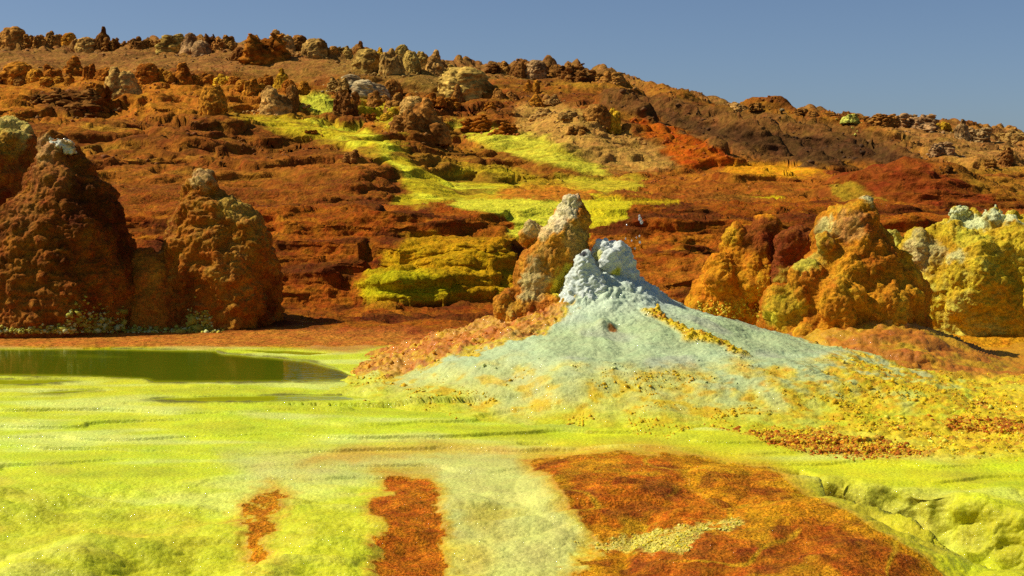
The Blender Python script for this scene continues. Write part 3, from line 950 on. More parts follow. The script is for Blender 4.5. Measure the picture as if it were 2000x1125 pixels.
def blob(px, py, rpx, Yc, front=0.0, sy=1.0, sz=1.0):
    p = at(px, py, Yc - front * 0.72)
    r = rpx * Yc / F_PX
    return uv_sphere(p, (r * 0.97, r * sy, r * sz * 1.22))


def roughen(V, Fq, octs, strata=0.0, seed=0, cut_below=None):
    N = normals_of(V, Fq)
    d = np.zeros(len(V))
    for lam, amp in octs:
        d += amp * billow(V, lam, seed + lam * 3)
    if strata > 0:
        d += strata * 2.2 * noise(V, 0.34, seed + 6, sz=0.3)
        zz = V.copy(); zz[:, 0] *= 0.12; zz[:, 1] *= 0.12
        zz[:, 2] += 0.04 * noise(V, 0.6, seed + 5)
        d += strata * noise(zz, 0.075, seed + 9) + strata * 0.8 * noise(zz, 0.18, seed + 10)
    return V + N * d[:, None]


def spot(V, p, r, soft=0.5, wob=0.35, seed=0):
    d = np.linalg.norm(V - np.asarray(p), axis=1) / r
    d = d + wob * noise(V, max(r * 0.6, 0.12), seed + 3) + wob * 0.5 * noise(V, max(r * 0.22, 0.06), seed + 4)
    return sstep(1.0 + soft * 0.5, 1.0 - soft * 0.5, d)


OCT = ((0.8, .11), (0.36, .055), (0.15, .024), (0.07, .014), (0.04, .006))


def cone_part(name, parts, parent, base, palette, voxel=0.019, octs=OCT, strata=0.012, seed=0, spots=(), up_tint=None, mat=None):
    """palette: (main, dark, light). spots: (px, py, Y, radius px, colour, strength)."""
    V, Fq = fuse(parts, voxel)
    V = roughen(V, Fq, octs, strata, seed)
    N = normals_of(V, Fq)
    n1 = noise(V, 0.9, seed + 21); n2 = noise(V, 0.3, seed + 22); n3 = noise(V, 0.1, seed + 23)
    cc = np.broadcast_to(np.array(palette[0], np.float32), V.shape).copy()
    cc = mixc(cc, palette[1], sstep(-0.05, 0.55, n1 + 0.5 * n2))
    cc = mixc(cc, palette[2], sstep(0.05, 0.6, -n1 * 0.6 + 0.6 * n2 + 0.3 * n3) * 0.7)
    if up_tint is not None:
        cc = mixc(cc, up_tint[0], sstep(0.35, 0.9, N[:, 2] + 0.3 * n2) * up_tint[1])
    for i, (px, py, Yp, rp, c, k) in enumerate(spots):
        cc = mixc(cc, c, spot(V, at(px, py, Yp), rp * Yp / F_PX, 0.5, 0.4, seed + i) * k)
    cc = np.clip(cc, 0.003, 0.85)
    b = np.asarray(base)
    me = mesh_from(name, V - b, Fq, cc)
    return obj(name, me, mat or M_CONE, parent)


BROWN = ((0.33, 0.105, 0.007), (0.19, 0.052, 0.005), (0.42, 0.18, 0.016))
DKBROWN = ((0.22, 0.062, 0.006), (0.10, 0.027, 0.004), (0.33, 0.110, 0.010))
OCT_L = ((1.0, .09), (0.45, .06), (0.19, .036), (0.08, .020))
ORANGE = ((0.54, 0.215, 0.010), (0.40, 0.125, 0.007), (0.58, 0.34, 0.020))
YELLOW = ((0.54, 0.36, 0.018), (0.48, 0.265, 0.012), (0.58, 0.50, 0.070))
WHITE = (0.62, 0.64, 0.50); CREAM = (0.62, 0.46, 0.17); SULF = (0.52, 0.48, 0.03)

# big brown cone by the pond
Yb = 24.6
base = at(110, 652, Yb)
big_cone = tag(empty('mineral_cone', base), 'tallest dark brown mineral cone by the pond with a white crusted tip', 'mineral cone')
rows_ = [(266, 92, 128), (276, 82, 142), (290, 72, 152), (310, 64, 165), (331, 56, 184), (369, 38, 212), (408, 2, 230), (455, -32, 246), (500, -52, 262),
         (540, -64, 276), (590, -76, 286), (640, -86, 294), (690, -90, 300)]
cone_part('body', [loft(rings_px(rows_, Yb, 0.9)), blob(60, 560, 70, Yb, 1.0), blob(150, 480, 70, Yb, .55), blob(215, 560, 55, Yb, .5),
                   blob(20, 470, 45, Yb, .6), blob(120, 370, 48, Yb, .35)],
          big_cone, base, DKBROWN, seed=1, strata=0.026, octs=OCT_L,
          spots=[(85, 295, Yb - .3, 30, (.46, .25, .07), .8), (95, 340, Yb - .6, 45, (.30, .11, .02), .6), (40, 600, Yb - 1.3, 70, (.33, .11, .012), .7),
                 (250, 610, Yb - .8, 50, (.36, .13, .012), .7), (55, 430, Yb - .6, 50, (.32, .12, .02), .6)])
V, Fq = fuse([blob(108, 272, 20, Yb, .12, 1, .42), blob(127, 283, 19, Yb, .22, 1, .5), blob(94, 277, 14, Yb, .2, 1, .42), blob(136, 294, 13, Yb, .26, 1, .6), blob(114, 284, 20, Yb, .28, 1, .45)], 0.014)
V = roughen(V, Fq, ((0.14, .035), (0.06, .02)), 0, 4)
cc = mixc(np.broadcast_to(np.array((.66, .62, .40), np.float32), V.shape).copy(), (0.50, 0.33, 0.09), sstep(0, .5, noise(V, .15, 3)))
o = obj('salt_cap', mesh_from('salt_cap', V - base, Fq, cc), M_MOUND, big_cone); o['label'] = 'white salt crust on the tip'

# neighbour cone
Yc = 25.0
base = at(420, 650, Yc)
second = tag(empty('mineral_cone', base), 'brown mineral cone with tan shoulder beside a low orange saddle', 'mineral cone')
rows_ = [(332, 382, 410), (340, 374, 420), (352, 366, 426), (369, 354, 430), (384, 350, 456), (403, 344, 490), (433, 332, 512), (467, 316, 527), (497, 304, 538),
         (553, 298, 543), (625, 292, 551), (652, 286, 556), (700, 280, 560)]
cone_part('body', [loft(rings_px(rows_, Yc, 0.85)), blob(445, 545, 60, Yc, .75), blob(360, 500, 46, Yc, .55), blob(480, 480, 48, Yc, .4),
                   blob(470, 600, 60, Yc, .7), blob(398, 375, 30, Yc, .12), blob(395, 440, 40, Yc, .45)],
          second, base, BROWN, seed=2, octs=OCT_L, strata=0.018, up_tint=((0.38, .19, .03), .45),
          spots=[(395, 345, Yc - .2, 26, (.50, .30, .09), .9), (470, 400, Yc - .3, 40, (.42, .26, .04), .8), (505, 450, Yc - .3, 40, (.38, .19, .02), .7),
                 (450, 520, Yc - .9, 30, (.36, .15, .02), .6)])
cone_part('shoulder', [loft(rings_px([(487, 270, 298), (500, 256, 318), (530, 240, 350), (570, 228, 372), (610, 218, 388), (650, 206, 402), (700, 202, 408)], Yc - .38, .8))],
          second, base, ((.40, .145, .012), (.30, .095, .009), (.44, .19, .016)), seed=3, octs=((0.5, .04), (0.24, .02), (0.11, .014), (0.05, .008)), strata=.004)

# cone cut by the left edge of the picture
Yd = 26.0
base = at(-30, 645, Yd)
edge = tag(empty('mineral_cone', base), 'orange-brown cone with pale yellow top, cut off by the picture edge', 'mineral cone')
rows_ = [(240, -40, 40), (252, -60, 62), (271, -72, 78), (305, -80, 78), (344, -92, 66), (420, -110, 72), (520, -130, 80), (640, -150, 90), (690, -155, 92)]
cone_part('body', [loft(rings_px(rows_, Yd, 0.85)), blob(45, 290, 34, Yd, .2), blob(-5, 330, 50, Yd, .5), blob(20, 400, 50, Yd, .4)],
          edge, base, ((.33, .11, .012), (.17, .045, .008), (.42, .21, .02)), seed=5,
          spots=[(20, 248, Yd - .2, 45, (.58, .43, .09), .9), (-10, 290, Yd - .5, 40, (.42, .24, .02), .7)])

# ------------------------------------------------------------------ central spring mound
MC = np.array((1.06, 19.4, 0.0))
base = MC.copy()
mound = tag(empty('spring_mound', base), 'white and green salt spring mound with an orange spire standing in the yellow flat', 'salt mound')
nr, na = 360, 640
prof_r = [0, .3, .8, 1.09, 1.4, 1.9, 2.3, 2.7, 3.0, 3.4, 3.8, 4.3, 4.8]
prof_z = [1.60, 1.52, 1.22, 1.01, .81, .60, .49, .39, .30, .16, .06, -.04, -.16]
rr = np.linspace(0.0, 5.6, nr)
ph = np.linspace(0, 2 * math.pi, na, endpoint=False)
RR, PH = np.meshgrid(rr, ph, indexing='ij')
ker = np.hanning(21); ker /= ker.sum()
pz = np.interp(rr, prof_r, prof_z); pz = np.convolve(np.pad(pz, 10, mode='edge'), ker, 'valid')
Q = np.stack([RR * np.cos(PH), RR * np.sin(PH), 0 * RR], -1)
ang0 = np.degrees(np.arctan2(Q[..., 1], Q[..., 0]))
turn = lambda c: (ang0 - c + 180) % 360 - 180
stretch = 1 + 0.30 * np.exp(-(turn(-35) / 40) ** 2) * sstep(1.0, 2.2, RR) - 0.20 * np.exp(-(turn(180) / 42) ** 2) * sstep(1.2, 2.6, RR)
wob = (1 + 0.07 * noise(Q, 1.5, 60) + 0.04 * noise(Q, .5, 61)) / stretch
RW = RR * wob
RW = RW + 0.42 * np.exp(-(turn(-165) / 62) ** 2) * sstep(2.3, 0.7, RR)
ZM = np.interp(RW, rr, pz)
ZM = ZM + (0.07 * noise(Q, 1.3, 98) + 0.05 * noise(Q, .6, 99)) * sstep(0.9, 1.6, RR) * sstep(4.2, 3.2, RW)
ZM = ZM + np.minimum(height(MC[0] + Q[..., 0], MC[1] + Q[..., 1]), 0.02) * sstep(2.0, 3.4, RW)
steep = sstep(1.35, 0.9, RR * wob)
XM = MC[0] + Q[..., 0]; YM = MC[1] + Q[..., 1]
VM = np.stack([XM, YM, ZM], -1)
gr = np.gradient(VM, axis=0); gp = np.roll(VM, -1, 1) - np.roll(VM, 1, 1)
NM = np.cross(gr, gp); NM /= np.linalg.norm(NM, axis=-1)[..., None] + 1e-9
dm = steep * (0.030 * billow(VM, .26, 62) + 0.020 * billow(VM, .11, 63) + .010 * billow(VM, .05, 64)) \
    + (1 - steep) * (0.022 * noise(VM, .5, 65) + 0.014 * noise(VM, .18, 64) + 0.009 * billow(VM, .09, 66) + .005 * billow(VM, .045, 67) + 0.012 * noise(np.stack([PH * 3.2, RR * .25, 0 * RR], -1), .22, 84))
ang = np.degrees(np.arctan2(Q[..., 1], Q[..., 0]))                 # 0 right, -90 towards the camera
nA = noise(VM, .8, 68); nB = noise(VM, .25, 69); nC = noise(VM, .09, 70)
# orange flank on the left, bounded by a wavering line
thr = np.interp(RR, [.8, 1.5, 1.9, 2.5, 2.9, 3.2, 3.6], [102, 110, 122, 128, 142, 154, 166])
orange = sstep(-5, 5, np.where(ang < 0, -ang - thr - 5, 30) + 7 * nA + 7 * nB + 4 * nC)
orange = np.where((ang > 0) & (ang < 120), 0, orange) * sstep(0.5, .8, RR)
ridge_ang = -55 + 5 * noise(VM, .7, 71)
rdg = sstep(1.0, 0.45, np.abs((ang - ridge_ang) / 57.3 * RR) / np.interp(RR, [1.2, 1.5, 2.0, 3.0], [.14, .20, .14, .20]) + 0.5 * nB) * sstep(1.2, 1.35, RR) * sstep(3.1, 2.75, RR)
dm += orange * (0.03 * billow(VM, .3, 72) + .03 * billow(VM, .12, 73) + .015 * billow(VM, .055, 74))
dm += sstep(2.5, 3.1, RW) * np.exp(-(turn(-30) / 42) ** 2) * (.018 * billow(VM, .14, 85) + .014 * billow(VM, .06, 86))
dm += rdg * (0.05 + .045 * billow(VM, .22, 75) + .03 * billow(VM, .08, 76))
small_r = np.sqrt((XM - at(1180, 645, 17.9)[0]) ** 2 / .025 + (YM - 17.9) ** 2 / .02)
dm += 0.09 * sstep(1.2, 0.2, small_r)
hole = np.sqrt((XM - at(1140, 494, 18.9)[0]) ** 2 + (YM - 18.75) ** 2)
VM = VM + NM * dm[..., None]
CM = np.broadcast_to(np.array((0.42, 0.50, 0.22), np.float32), VM.shape).copy()
CM = mixc(CM, (0.54, 0.60, 0.48), sstep(1.5, .95, RR * wob))
CM = mixc(CM, (0.50, 0.60, 0.30), sstep(0, .5, nA) * .6)
CM = mixc(CM, (0.40, 0.40, 0.26), sstep(.15, .6, noise(VM, .6, 77)) * .6 * sstep(1.3, 1.8, RR))
foot = sstep(2.5, 3.7, RW + .35 * nA + .2 * nB)
CM = mixc(CM, (0.56, 0.53, 0.10), foot)
CM = mixc(CM, (0.54, 0.54, 0.014), sstep(3.4, 4.1, RW + .3 * nA + .15 * nB))
CM = mixc(CM, (0.62, 0.42, 0.010), foot * sstep(4.2, 3.6, RW) * sstep(.1, .5, nB + .5 * nC) * .9)
rf = sstep(2.5, 3.1, RW + .3 * nA) * np.exp(-(turn(-30) / 42) ** 2)
CM = mixc(CM, (0.68, 0.51, 0.010), rf * sstep(-.55, .1, nB + .6 * nC + .3 * nA))
CM = mixc(CM, (0.56, 0.26, 0.008), rf * sstep(.12, .5, nC + .5 * nB) * .8)
oc = np.broadcast_to(np.array((0.50, 0.165, 0.009), np.float32), VM.shape).copy()
oc = mixc(oc, (0.60, 0.33, 0.012), sstep(0, .5, nB)); oc = mixc(oc, (0.54, 0.29, 0.03), sstep(.0, .4, nA - .3 * nB) * .8)
oc = mixc(oc, (0.28, 0.075, 0.008), sstep(.2, .6, nC + .4 * nB) * .6)
CM = CM + (oc - CM) * orange[..., None]
edge_y = sstep(0.02, .5, orange) * sstep(.98, .5, orange)
CM = mixc(CM, (0.58, 0.40, 0.010), edge_y)
CM = mixc(CM, (0.62, 0.43, 0.008), rdg); CM = mixc(CM, (0.48, 0.19, 0.008), rdg * sstep(.15, .5, nC + .4 * nB) * .8)
CM = mixc(CM, (0.36, 0.15, 0.02), sstep(1.3, .7, np.sqrt((XM - at(1196, 640, 17.8)[0]) ** 2 + (YM - 17.8) ** 2) / .06))
VMf = VM.reshape(-1, 3); vid2 = np.arange(nr * na).reshape(nr, na)
nxt = np.roll(vid2, -1, 1)
FM = np.stack([vid2[:-1], vid2[1:], nxt[1:], nxt[:-1]], -1).reshape(-1, 4)
o = obj('mound_slope', mesh_from('mound_slope', VMf - base, FM, np.clip(CM.reshape(-1, 3), .003, .85)), M_MOUND, mound)

Ys = 19.3
rows_ = [(377, 1112, 1130), (384, 1104, 1136), (396, 1094, 1144), (418, 1083, 1150), (440, 1068, 1152), (465, 1050, 1153), (490, 1030, 1148), (515, 1012, 1138),
         (550, 1002, 1122), (580, 996, 1108), (620, 990, 1100), (660, 990, 1100)]
cone_part('spire', [loft(rings_px(rows_, Ys, 0.95)), blob(1040, 450, 20, Ys, -.1), blob(1028, 462, 16, Ys, -.05), blob(1088, 480, 42, Ys, .12),
                    blob(1046, 545, 40, Ys, .15), blob(1095, 560, 26, Ys, .2), blob(1128, 445, 24, Ys, .05), blob(1000, 585, 22, Ys, .2),
                    blob(1030, 600, 26, Ys, .5), blob(1065, 600, 22, Ys, .6), blob(985, 600, 22, Ys, .4), blob(1085, 590, 14, Ys, .7), blob(1004, 616, 18, Ys, .6)],
          mound, base, ((.54, .225, .020), (.44, .150, .012), (.56, .34, .06)), voxel=.016, seed=11,
          octs=((0.5, .05), (0.2, .030), (0.09, .018), (0.045, .010)), strata=.008,
          spots=[(1105, 400, Ys - .1, 30, (.68, .56, .28), .95), (1082, 425, Ys - .15, 30, (.68, .55, .26), .95), (1062, 448, Ys - .2, 22, CREAM, .8), (1140, 470, Ys - .3, 34, (.48, .31, .07), .8),
                 (1030, 545, Ys - .5, 40, (.48, .36, .12), .9), (1020, 510, Ys - .4, 22, (.48, .34, .09), .8), (1040, 445, Ys, 20, CREAM, .8),
                 (1098, 565, Ys - .4, 26, (.62, .50, .03), .9), (1112, 540, Ys - .35, 24, (.62, .52, .04), .9), (1050, 590, Ys - .6, 20, (.36, .11, .01), .8)])
Yk = 19.2
cone_part('vent_crust', [loft(rings_px([(471, 1174, 1198), (476, 1162, 1212), (488, 1157, 1228), (508, 1160, 1239), (535, 1166, 1250), (565, 1170, 1275), (600, 1160, 1300), (650, 1150, 1310)], Yk, .7)),
                         loft(rings_px([(492, 1132, 1148), (505, 1124, 1158), (530, 1116, 1172), (560, 1106, 1192), (590, 1090, 1215), (650, 1070, 1240)], Yk - .40, .75)),
                         blob(1178, 486, 17, Yk, .1), blob(1205, 492, 18, Yk, .1), blob(1224, 512, 17, Yk, .1), blob(1192, 512, 20, Yk, .2), blob(1228, 540, 18, Yk, .1)],
          mound, base, ((.58, .62, .50), (.50, .55, .44), (.64, .66, .56)), voxel=.014, seed=12,
          octs=((0.3, .04), (0.14, .028), (0.065, .018), (.035, .007)), strata=0, mat=M_MOUND,
          spots=[(1204, 535, Yk - .24, 13, (.60, .55, .03), .95), (1208, 556, Yk - .28, 11, (.58, .50, .02), .95), (1166, 500, Yk - .15, 14, (.60, .56, .10), .85),
                 (1139, 496, Yk - .45, 8, (.03, .03, .03), 1.0)])  # black spot: darkness of the vent hole painted on the crust


# ------------------------------------------------------------------ cones on the right
Ya = 22.6
base = at(1445, 640, Ya)
oc1 = tag(empty('mineral_cone', base), 'two-lobed orange cone with dark rust crown between the white mound and spotted cone', 'mineral cone')
rows_ = [(436, 1448, 1482), (446, 1430, 1500), (460, 1414, 1513), (480, 1407, 1521), (500, 1402, 1520), (520, 1380, 1514), (554, 1360, 1510), (590, 1340, 1506), (640, 1322, 1508), (690, 1315, 1510)]
cone_part('body', [loft(rings_px(rows_, Ya, .9)), blob(1482, 502, 32, Ya, .45), blob(1475, 545, 46, Ya, .5), blob(1420, 540, 42, Ya, .4), blob(1490, 462, 30, Ya, .1),
                   blob(1435, 470, 28, Ya, .2)],
          oc1, base, ((.54, .195, .008), (.42, .13, .007), (.58, .28, .012)), seed=13,
          spots=[(1485, 460, Ya - .3, 40, (.20, .045, .007), .9), (1425, 460, Ya - .2, 24, (.50, .26, .012), .8), (1460, 605, Ya - .8, 30, SULF, .5)])

Yx = 20.9
base = at(1640, 690, Yx)
oc2 = tag(empty('mineral_cone', base), 'orange cone with many lobes and a pale pointed tip on an orange apron', 'mineral cone')
rows_ = [(387, 1684, 1694), (396, 1676, 1700), (408, 1656, 1707), (420, 1636, 1713), (437, 1608, 1723), (455, 1592, 1731), (480, 1584, 1752), (521, 1566, 1782), (561, 1540, 1802),
         (605, 1505, 1808), (640, 1482, 1812), (700, 1465, 1830), (740, 1460, 1840)]
cone_part('body', [loft(rings_px(rows_, Yx, .8)), blob(1575, 572, 48, Yx, .55), blob(1540, 595, 40, Yx, .45), blob(1657, 545, 38, Yx, .75), blob(1660, 522, 22, Yx, .8),
                   blob(1735, 570, 24, Yx, .85), blob(1770, 585, 34, Yx, .65), blob(1615, 480, 24, Yx, .5), blob(1690, 490, 40, Yx, .45), blob(1640, 600, 60, Yx, .9),
                   blob(1720, 620, 60, Yx, .85), blob(1755, 510, 26, Yx, .2), blob(1700, 440, 24, Yx, .15)],
          oc2, base, ORANGE, seed=14,
          spots=[(1690, 396, Yx - .1, 16, (.54, .52, .22), .9), (1605, 440, Yx - .2, 28, (.48, .42, .12), .9), (1580, 490, Yx - .4, 34, (.50, .38, .05), .8),
                 (1655, 440, Yx - .4, 36, (.44, .21, .05), .8), (1700, 430, Yx - .5, 24, (.34, .09, .008), .8), (1615, 478, Yx - .7, 24, (.28, .075, .014), .9),
                 (1570, 520, Yx - .5, 24, (.50, .42, .04), .8), (1630, 505, Yx - .8, 22, SULF, .8), (1525, 600, Yx - .6, 44, (.52, .34, .02), .8),
                 (1735, 568, Yx - 1.1, 13, (.52, .50, .18), .9), (1672, 480, Yx - .8, 22, (.42, .28, .02), .7), (1500, 620, Yx - .4, 20, SULF, .6)])
cone_part('back_lobe', [loft(rings_px([(455, 1545, 1570), (466, 1532, 1586), (490, 1522, 1596), (540, 1512, 1606), (620, 1500, 1620), (690, 1500, 1620)], Yx + 1.1, .8)),
                        blob(1545, 480, 22, Yx + 1.1, .15)],
          oc2, base, ((.30, .075, .010), (.20, .045, .008), (.38, .13, .014)), seed=15,
          spots=[(1530, 560, Yx + .6, 40, (.46, .34, .03), .7)])

Ye = 24.0
base = at(1950, 650, Ye)
oc3 = tag(empty('mineral_cone', base), 'broad mustard-yellow cone with ragged pale green rim at the picture edge', 'mineral cone')
rows_ = [(424, 1860, 2010), (434, 1845, 2040), (446, 1822, 2070), (460, 1795, 2090), (480, 1762, 2110), (520, 1750, 2130), (570, 1745, 2145), (620, 1742, 2155), (690, 1740, 2160)]
cone_part('body', [loft(rings_px(rows_, Ye, .75)), blob(1828, 457, 22, Ye, .35), blob(1938, 436, 24, Ye, .75), blob(1900, 565, 78, Ye, 1.1, sz=1.05), blob(1985, 530, 56, Ye, 1.05),
                   blob(1800, 500, 44, Ye, .4), blob(1860, 480, 40, Ye, .6), blob(2010, 620, 80, Ye, 1.2), blob(1970, 470, 36, Ye, .8), blob(1865, 420, 16, Ye, .2),
                   blob(1880, 418, 14, Ye, .3), blob(1940, 420, 18, Ye, .4), blob(1975, 434, 18, Ye, .4), blob(1905, 428, 18, Ye, .3)],
          oc3, base, YELLOW, seed=16,
          spots=[(1868, 416, Ye - .3, 22, (.58, .60, .26), .9), (1905, 428, Ye - .5, 26, (.57, .59, .26), .9), (1948, 418, Ye - .7, 18, (.57, .59, .28), .9), (1980, 432, Ye - .7, 22, (.58, .59, .25), .9),
                 (1940, 440, Ye - 1.1, 18, (.36, .14, .014), .9), (1800, 490, Ye - .7, 40, (.54, .44, .15), .8), (1828, 456, Ye - .7, 20, (.46, .24, .012), .8),
                 (1870, 505, Ye - 1.0, 20, (.54, .50, .18), .8), (1900, 460, Ye - .9, 34, (.46, .40, .03), .7)])
for i, (px, py, r, ln) in enumerate(((1862, 410, 4, 9), (1874, 409, 4, 7), (1892, 420, 3, 6), (1926, 415, 4, 7), (1945, 409, 4, 8), (1968, 425, 4, 8), (1984, 431, 3, 7))):
    V, Fq = fuse([blob(px, py, r, Ye, .4, 1, 1.4), blob(px + 6, py + 5, r, Ye, .45), blob(px - 6, py + 7, r, Ye, .4)], .012, 2)
    V = roughen(V, Fq, ((.10, .035), (.045, .02)), 0, 30 + i)
    cc = mixc(np.broadcast_to(np.array((.58, .60, .28), np.float32), V.shape).copy(), (.58, .50, .08), sstep(0, .5, noise(V, .1, 3)))
    obj('salt_spike', mesh_from('salt_spike', V - base, Fq, cc), M_MOUND, oc3)

Yn = 25.0
base = at(1743, 480, Yn)
V, Fq = fuse([blob(1743, 466, 15, Yn), blob(1750, 474, 13, Yn), blob(1743, 500, 18, Yn, 0, 1, 2.2)], .016)
V = roughen(V, Fq, ((.2, .04), (.08, .02)), 0, 44)
o = obj('sulfur_knob', mesh_from('sulfur_knob', V - base, Fq, np.broadcast_to(np.array((.48, .42, .06)), V.shape)), M_CONE, None, base)
tag(o, 'small yellow knob peeking out between the orange cone and the mustard cone', 'mineral knob')

# ------------------------------------------------------------------ rocks and pinnacles of the hill
def rock_proto(kind, seed):
    r = random.Random(seed)
    parts = []
    if kind == 'dome':
        parts.append(loft([(0, 0, .98, .12, .12), (0, 0, .92, .26, .25), (0, 0, .75, .40, .38), (0, 0, .5, .48, .45), (0, 0, .2, .5, .47), (0, 0, -.25, .5, .47)]))
        for _ in range(5):
            a = r.uniform(0, 6.28); parts.append(uv_sphere((.36 * math.cos(a), .34 * math.sin(a), r.uniform(.05, .6)), (r.uniform(.14, .24),) * 3))
    elif kind == 'pinnacle':
        dx = r.uniform(-.1, .1)
        parts.append(loft([(dx, 0, 1.0, .05, .05), (dx, 0, .95, .11, .10), (dx * .8, 0, .75, .17, .16), (dx * .4, 0, .5, .28, .26), (0, 0, .25, .40, .36), (0, 0, 0, .5, .46), (0, 0, -.3, .56, .5)]))
        for _ in range(6):
            a = r.uniform(0, 6.28); z = r.uniform(.05, .65); q = .34 * (1 - z) + .06
            parts.append(uv_sphere((q * math.cos(a), q * math.sin(a), z), (r.uniform(.1, .18),) * 3))
    elif kind == 'cluster':
        for i in range(8):
            a = r.uniform(0, 6.28); q = r.uniform(.1, .38); h = r.uniform(.4, 1.0) * (1.05 - q)
            x, y = q * math.cos(a), q * math.sin(a); s = r.uniform(.14, .22)
            parts.append(loft([(x, y, h, s * .4, s * .4), (x, y, h * .9, s * .8, s * .8), (x, y, h * .5, s * 1.2, s * 1.2), (x, y, -.25, s * 1.5, s * 1.5)], 16))
    else:                                                    # crag: jagged broken mass
        for i in range(11):
            a = r.uniform(0, 6.28); q = r.uniform(.0, .4); h = r.uniform(.3, .95)
            x, y = q * math.cos(a), q * math.sin(a); s = r.uniform(.10, .20)
            parts.append(loft([(x + r.uniform(-.08, .08), y, h, s * .5, s * .4), (x, y, h * .6, s * 1.1, s), (x, y, -.25, s * 1.6, s * 1.4)], 8))
    V, Fq = fuse(parts, 0.030, 1 if kind == 'crag' else 4)
    if kind == 'crag':
        V = roughen(V, Fq, ((.34, .08), (.16, .05), (.08, .028)), .0, seed)
    else:
        V = roughen(V, Fq, ((.40, .05), (.17, .030), (.08, .016)), .008, seed)
    V[:, 2] *= 1.0 / max(V[:, 2].max(), .1)
    n1 = noise(V, .5, seed + 1); n2 = noise(V, .18, seed + 2)
    cc = np.ones(V.shape, np.float32) * 0.9
    cc = mixc(cc, (.5, .42, .38), sstep(-.05, .5, n1 + .5 * n2))
    cc = mixc(cc, (1.25, 1.25, 1.3), sstep(.1, .6, n2 - .4 * n1) * .7)
    me = mesh_from('rock_' + kind, V, Fq, cc)
    me.materials.append(M_ROCK)
    return me


PROTO = {k: [rock_proto(k, 100 + 10 * i + j) for j in range(3)] for i, k in enumerate(('dome', 'pinnacle', 'cluster', 'crag'))}
TINT = {'brown': (.38, .165, .028), 'dark': (.24, .098, .018), 'tan': (.48, .265, .06), 'orange': (.54, .22, .018), 'rust': (.40, .135, .012), 'olive': (.45, .29, .055),
        'yellow': (.66, .37, .02), 'pale': (.56, .42, .19), 'lemon': (.68, .64, .10), 'grey': (.37, .215, .075)}
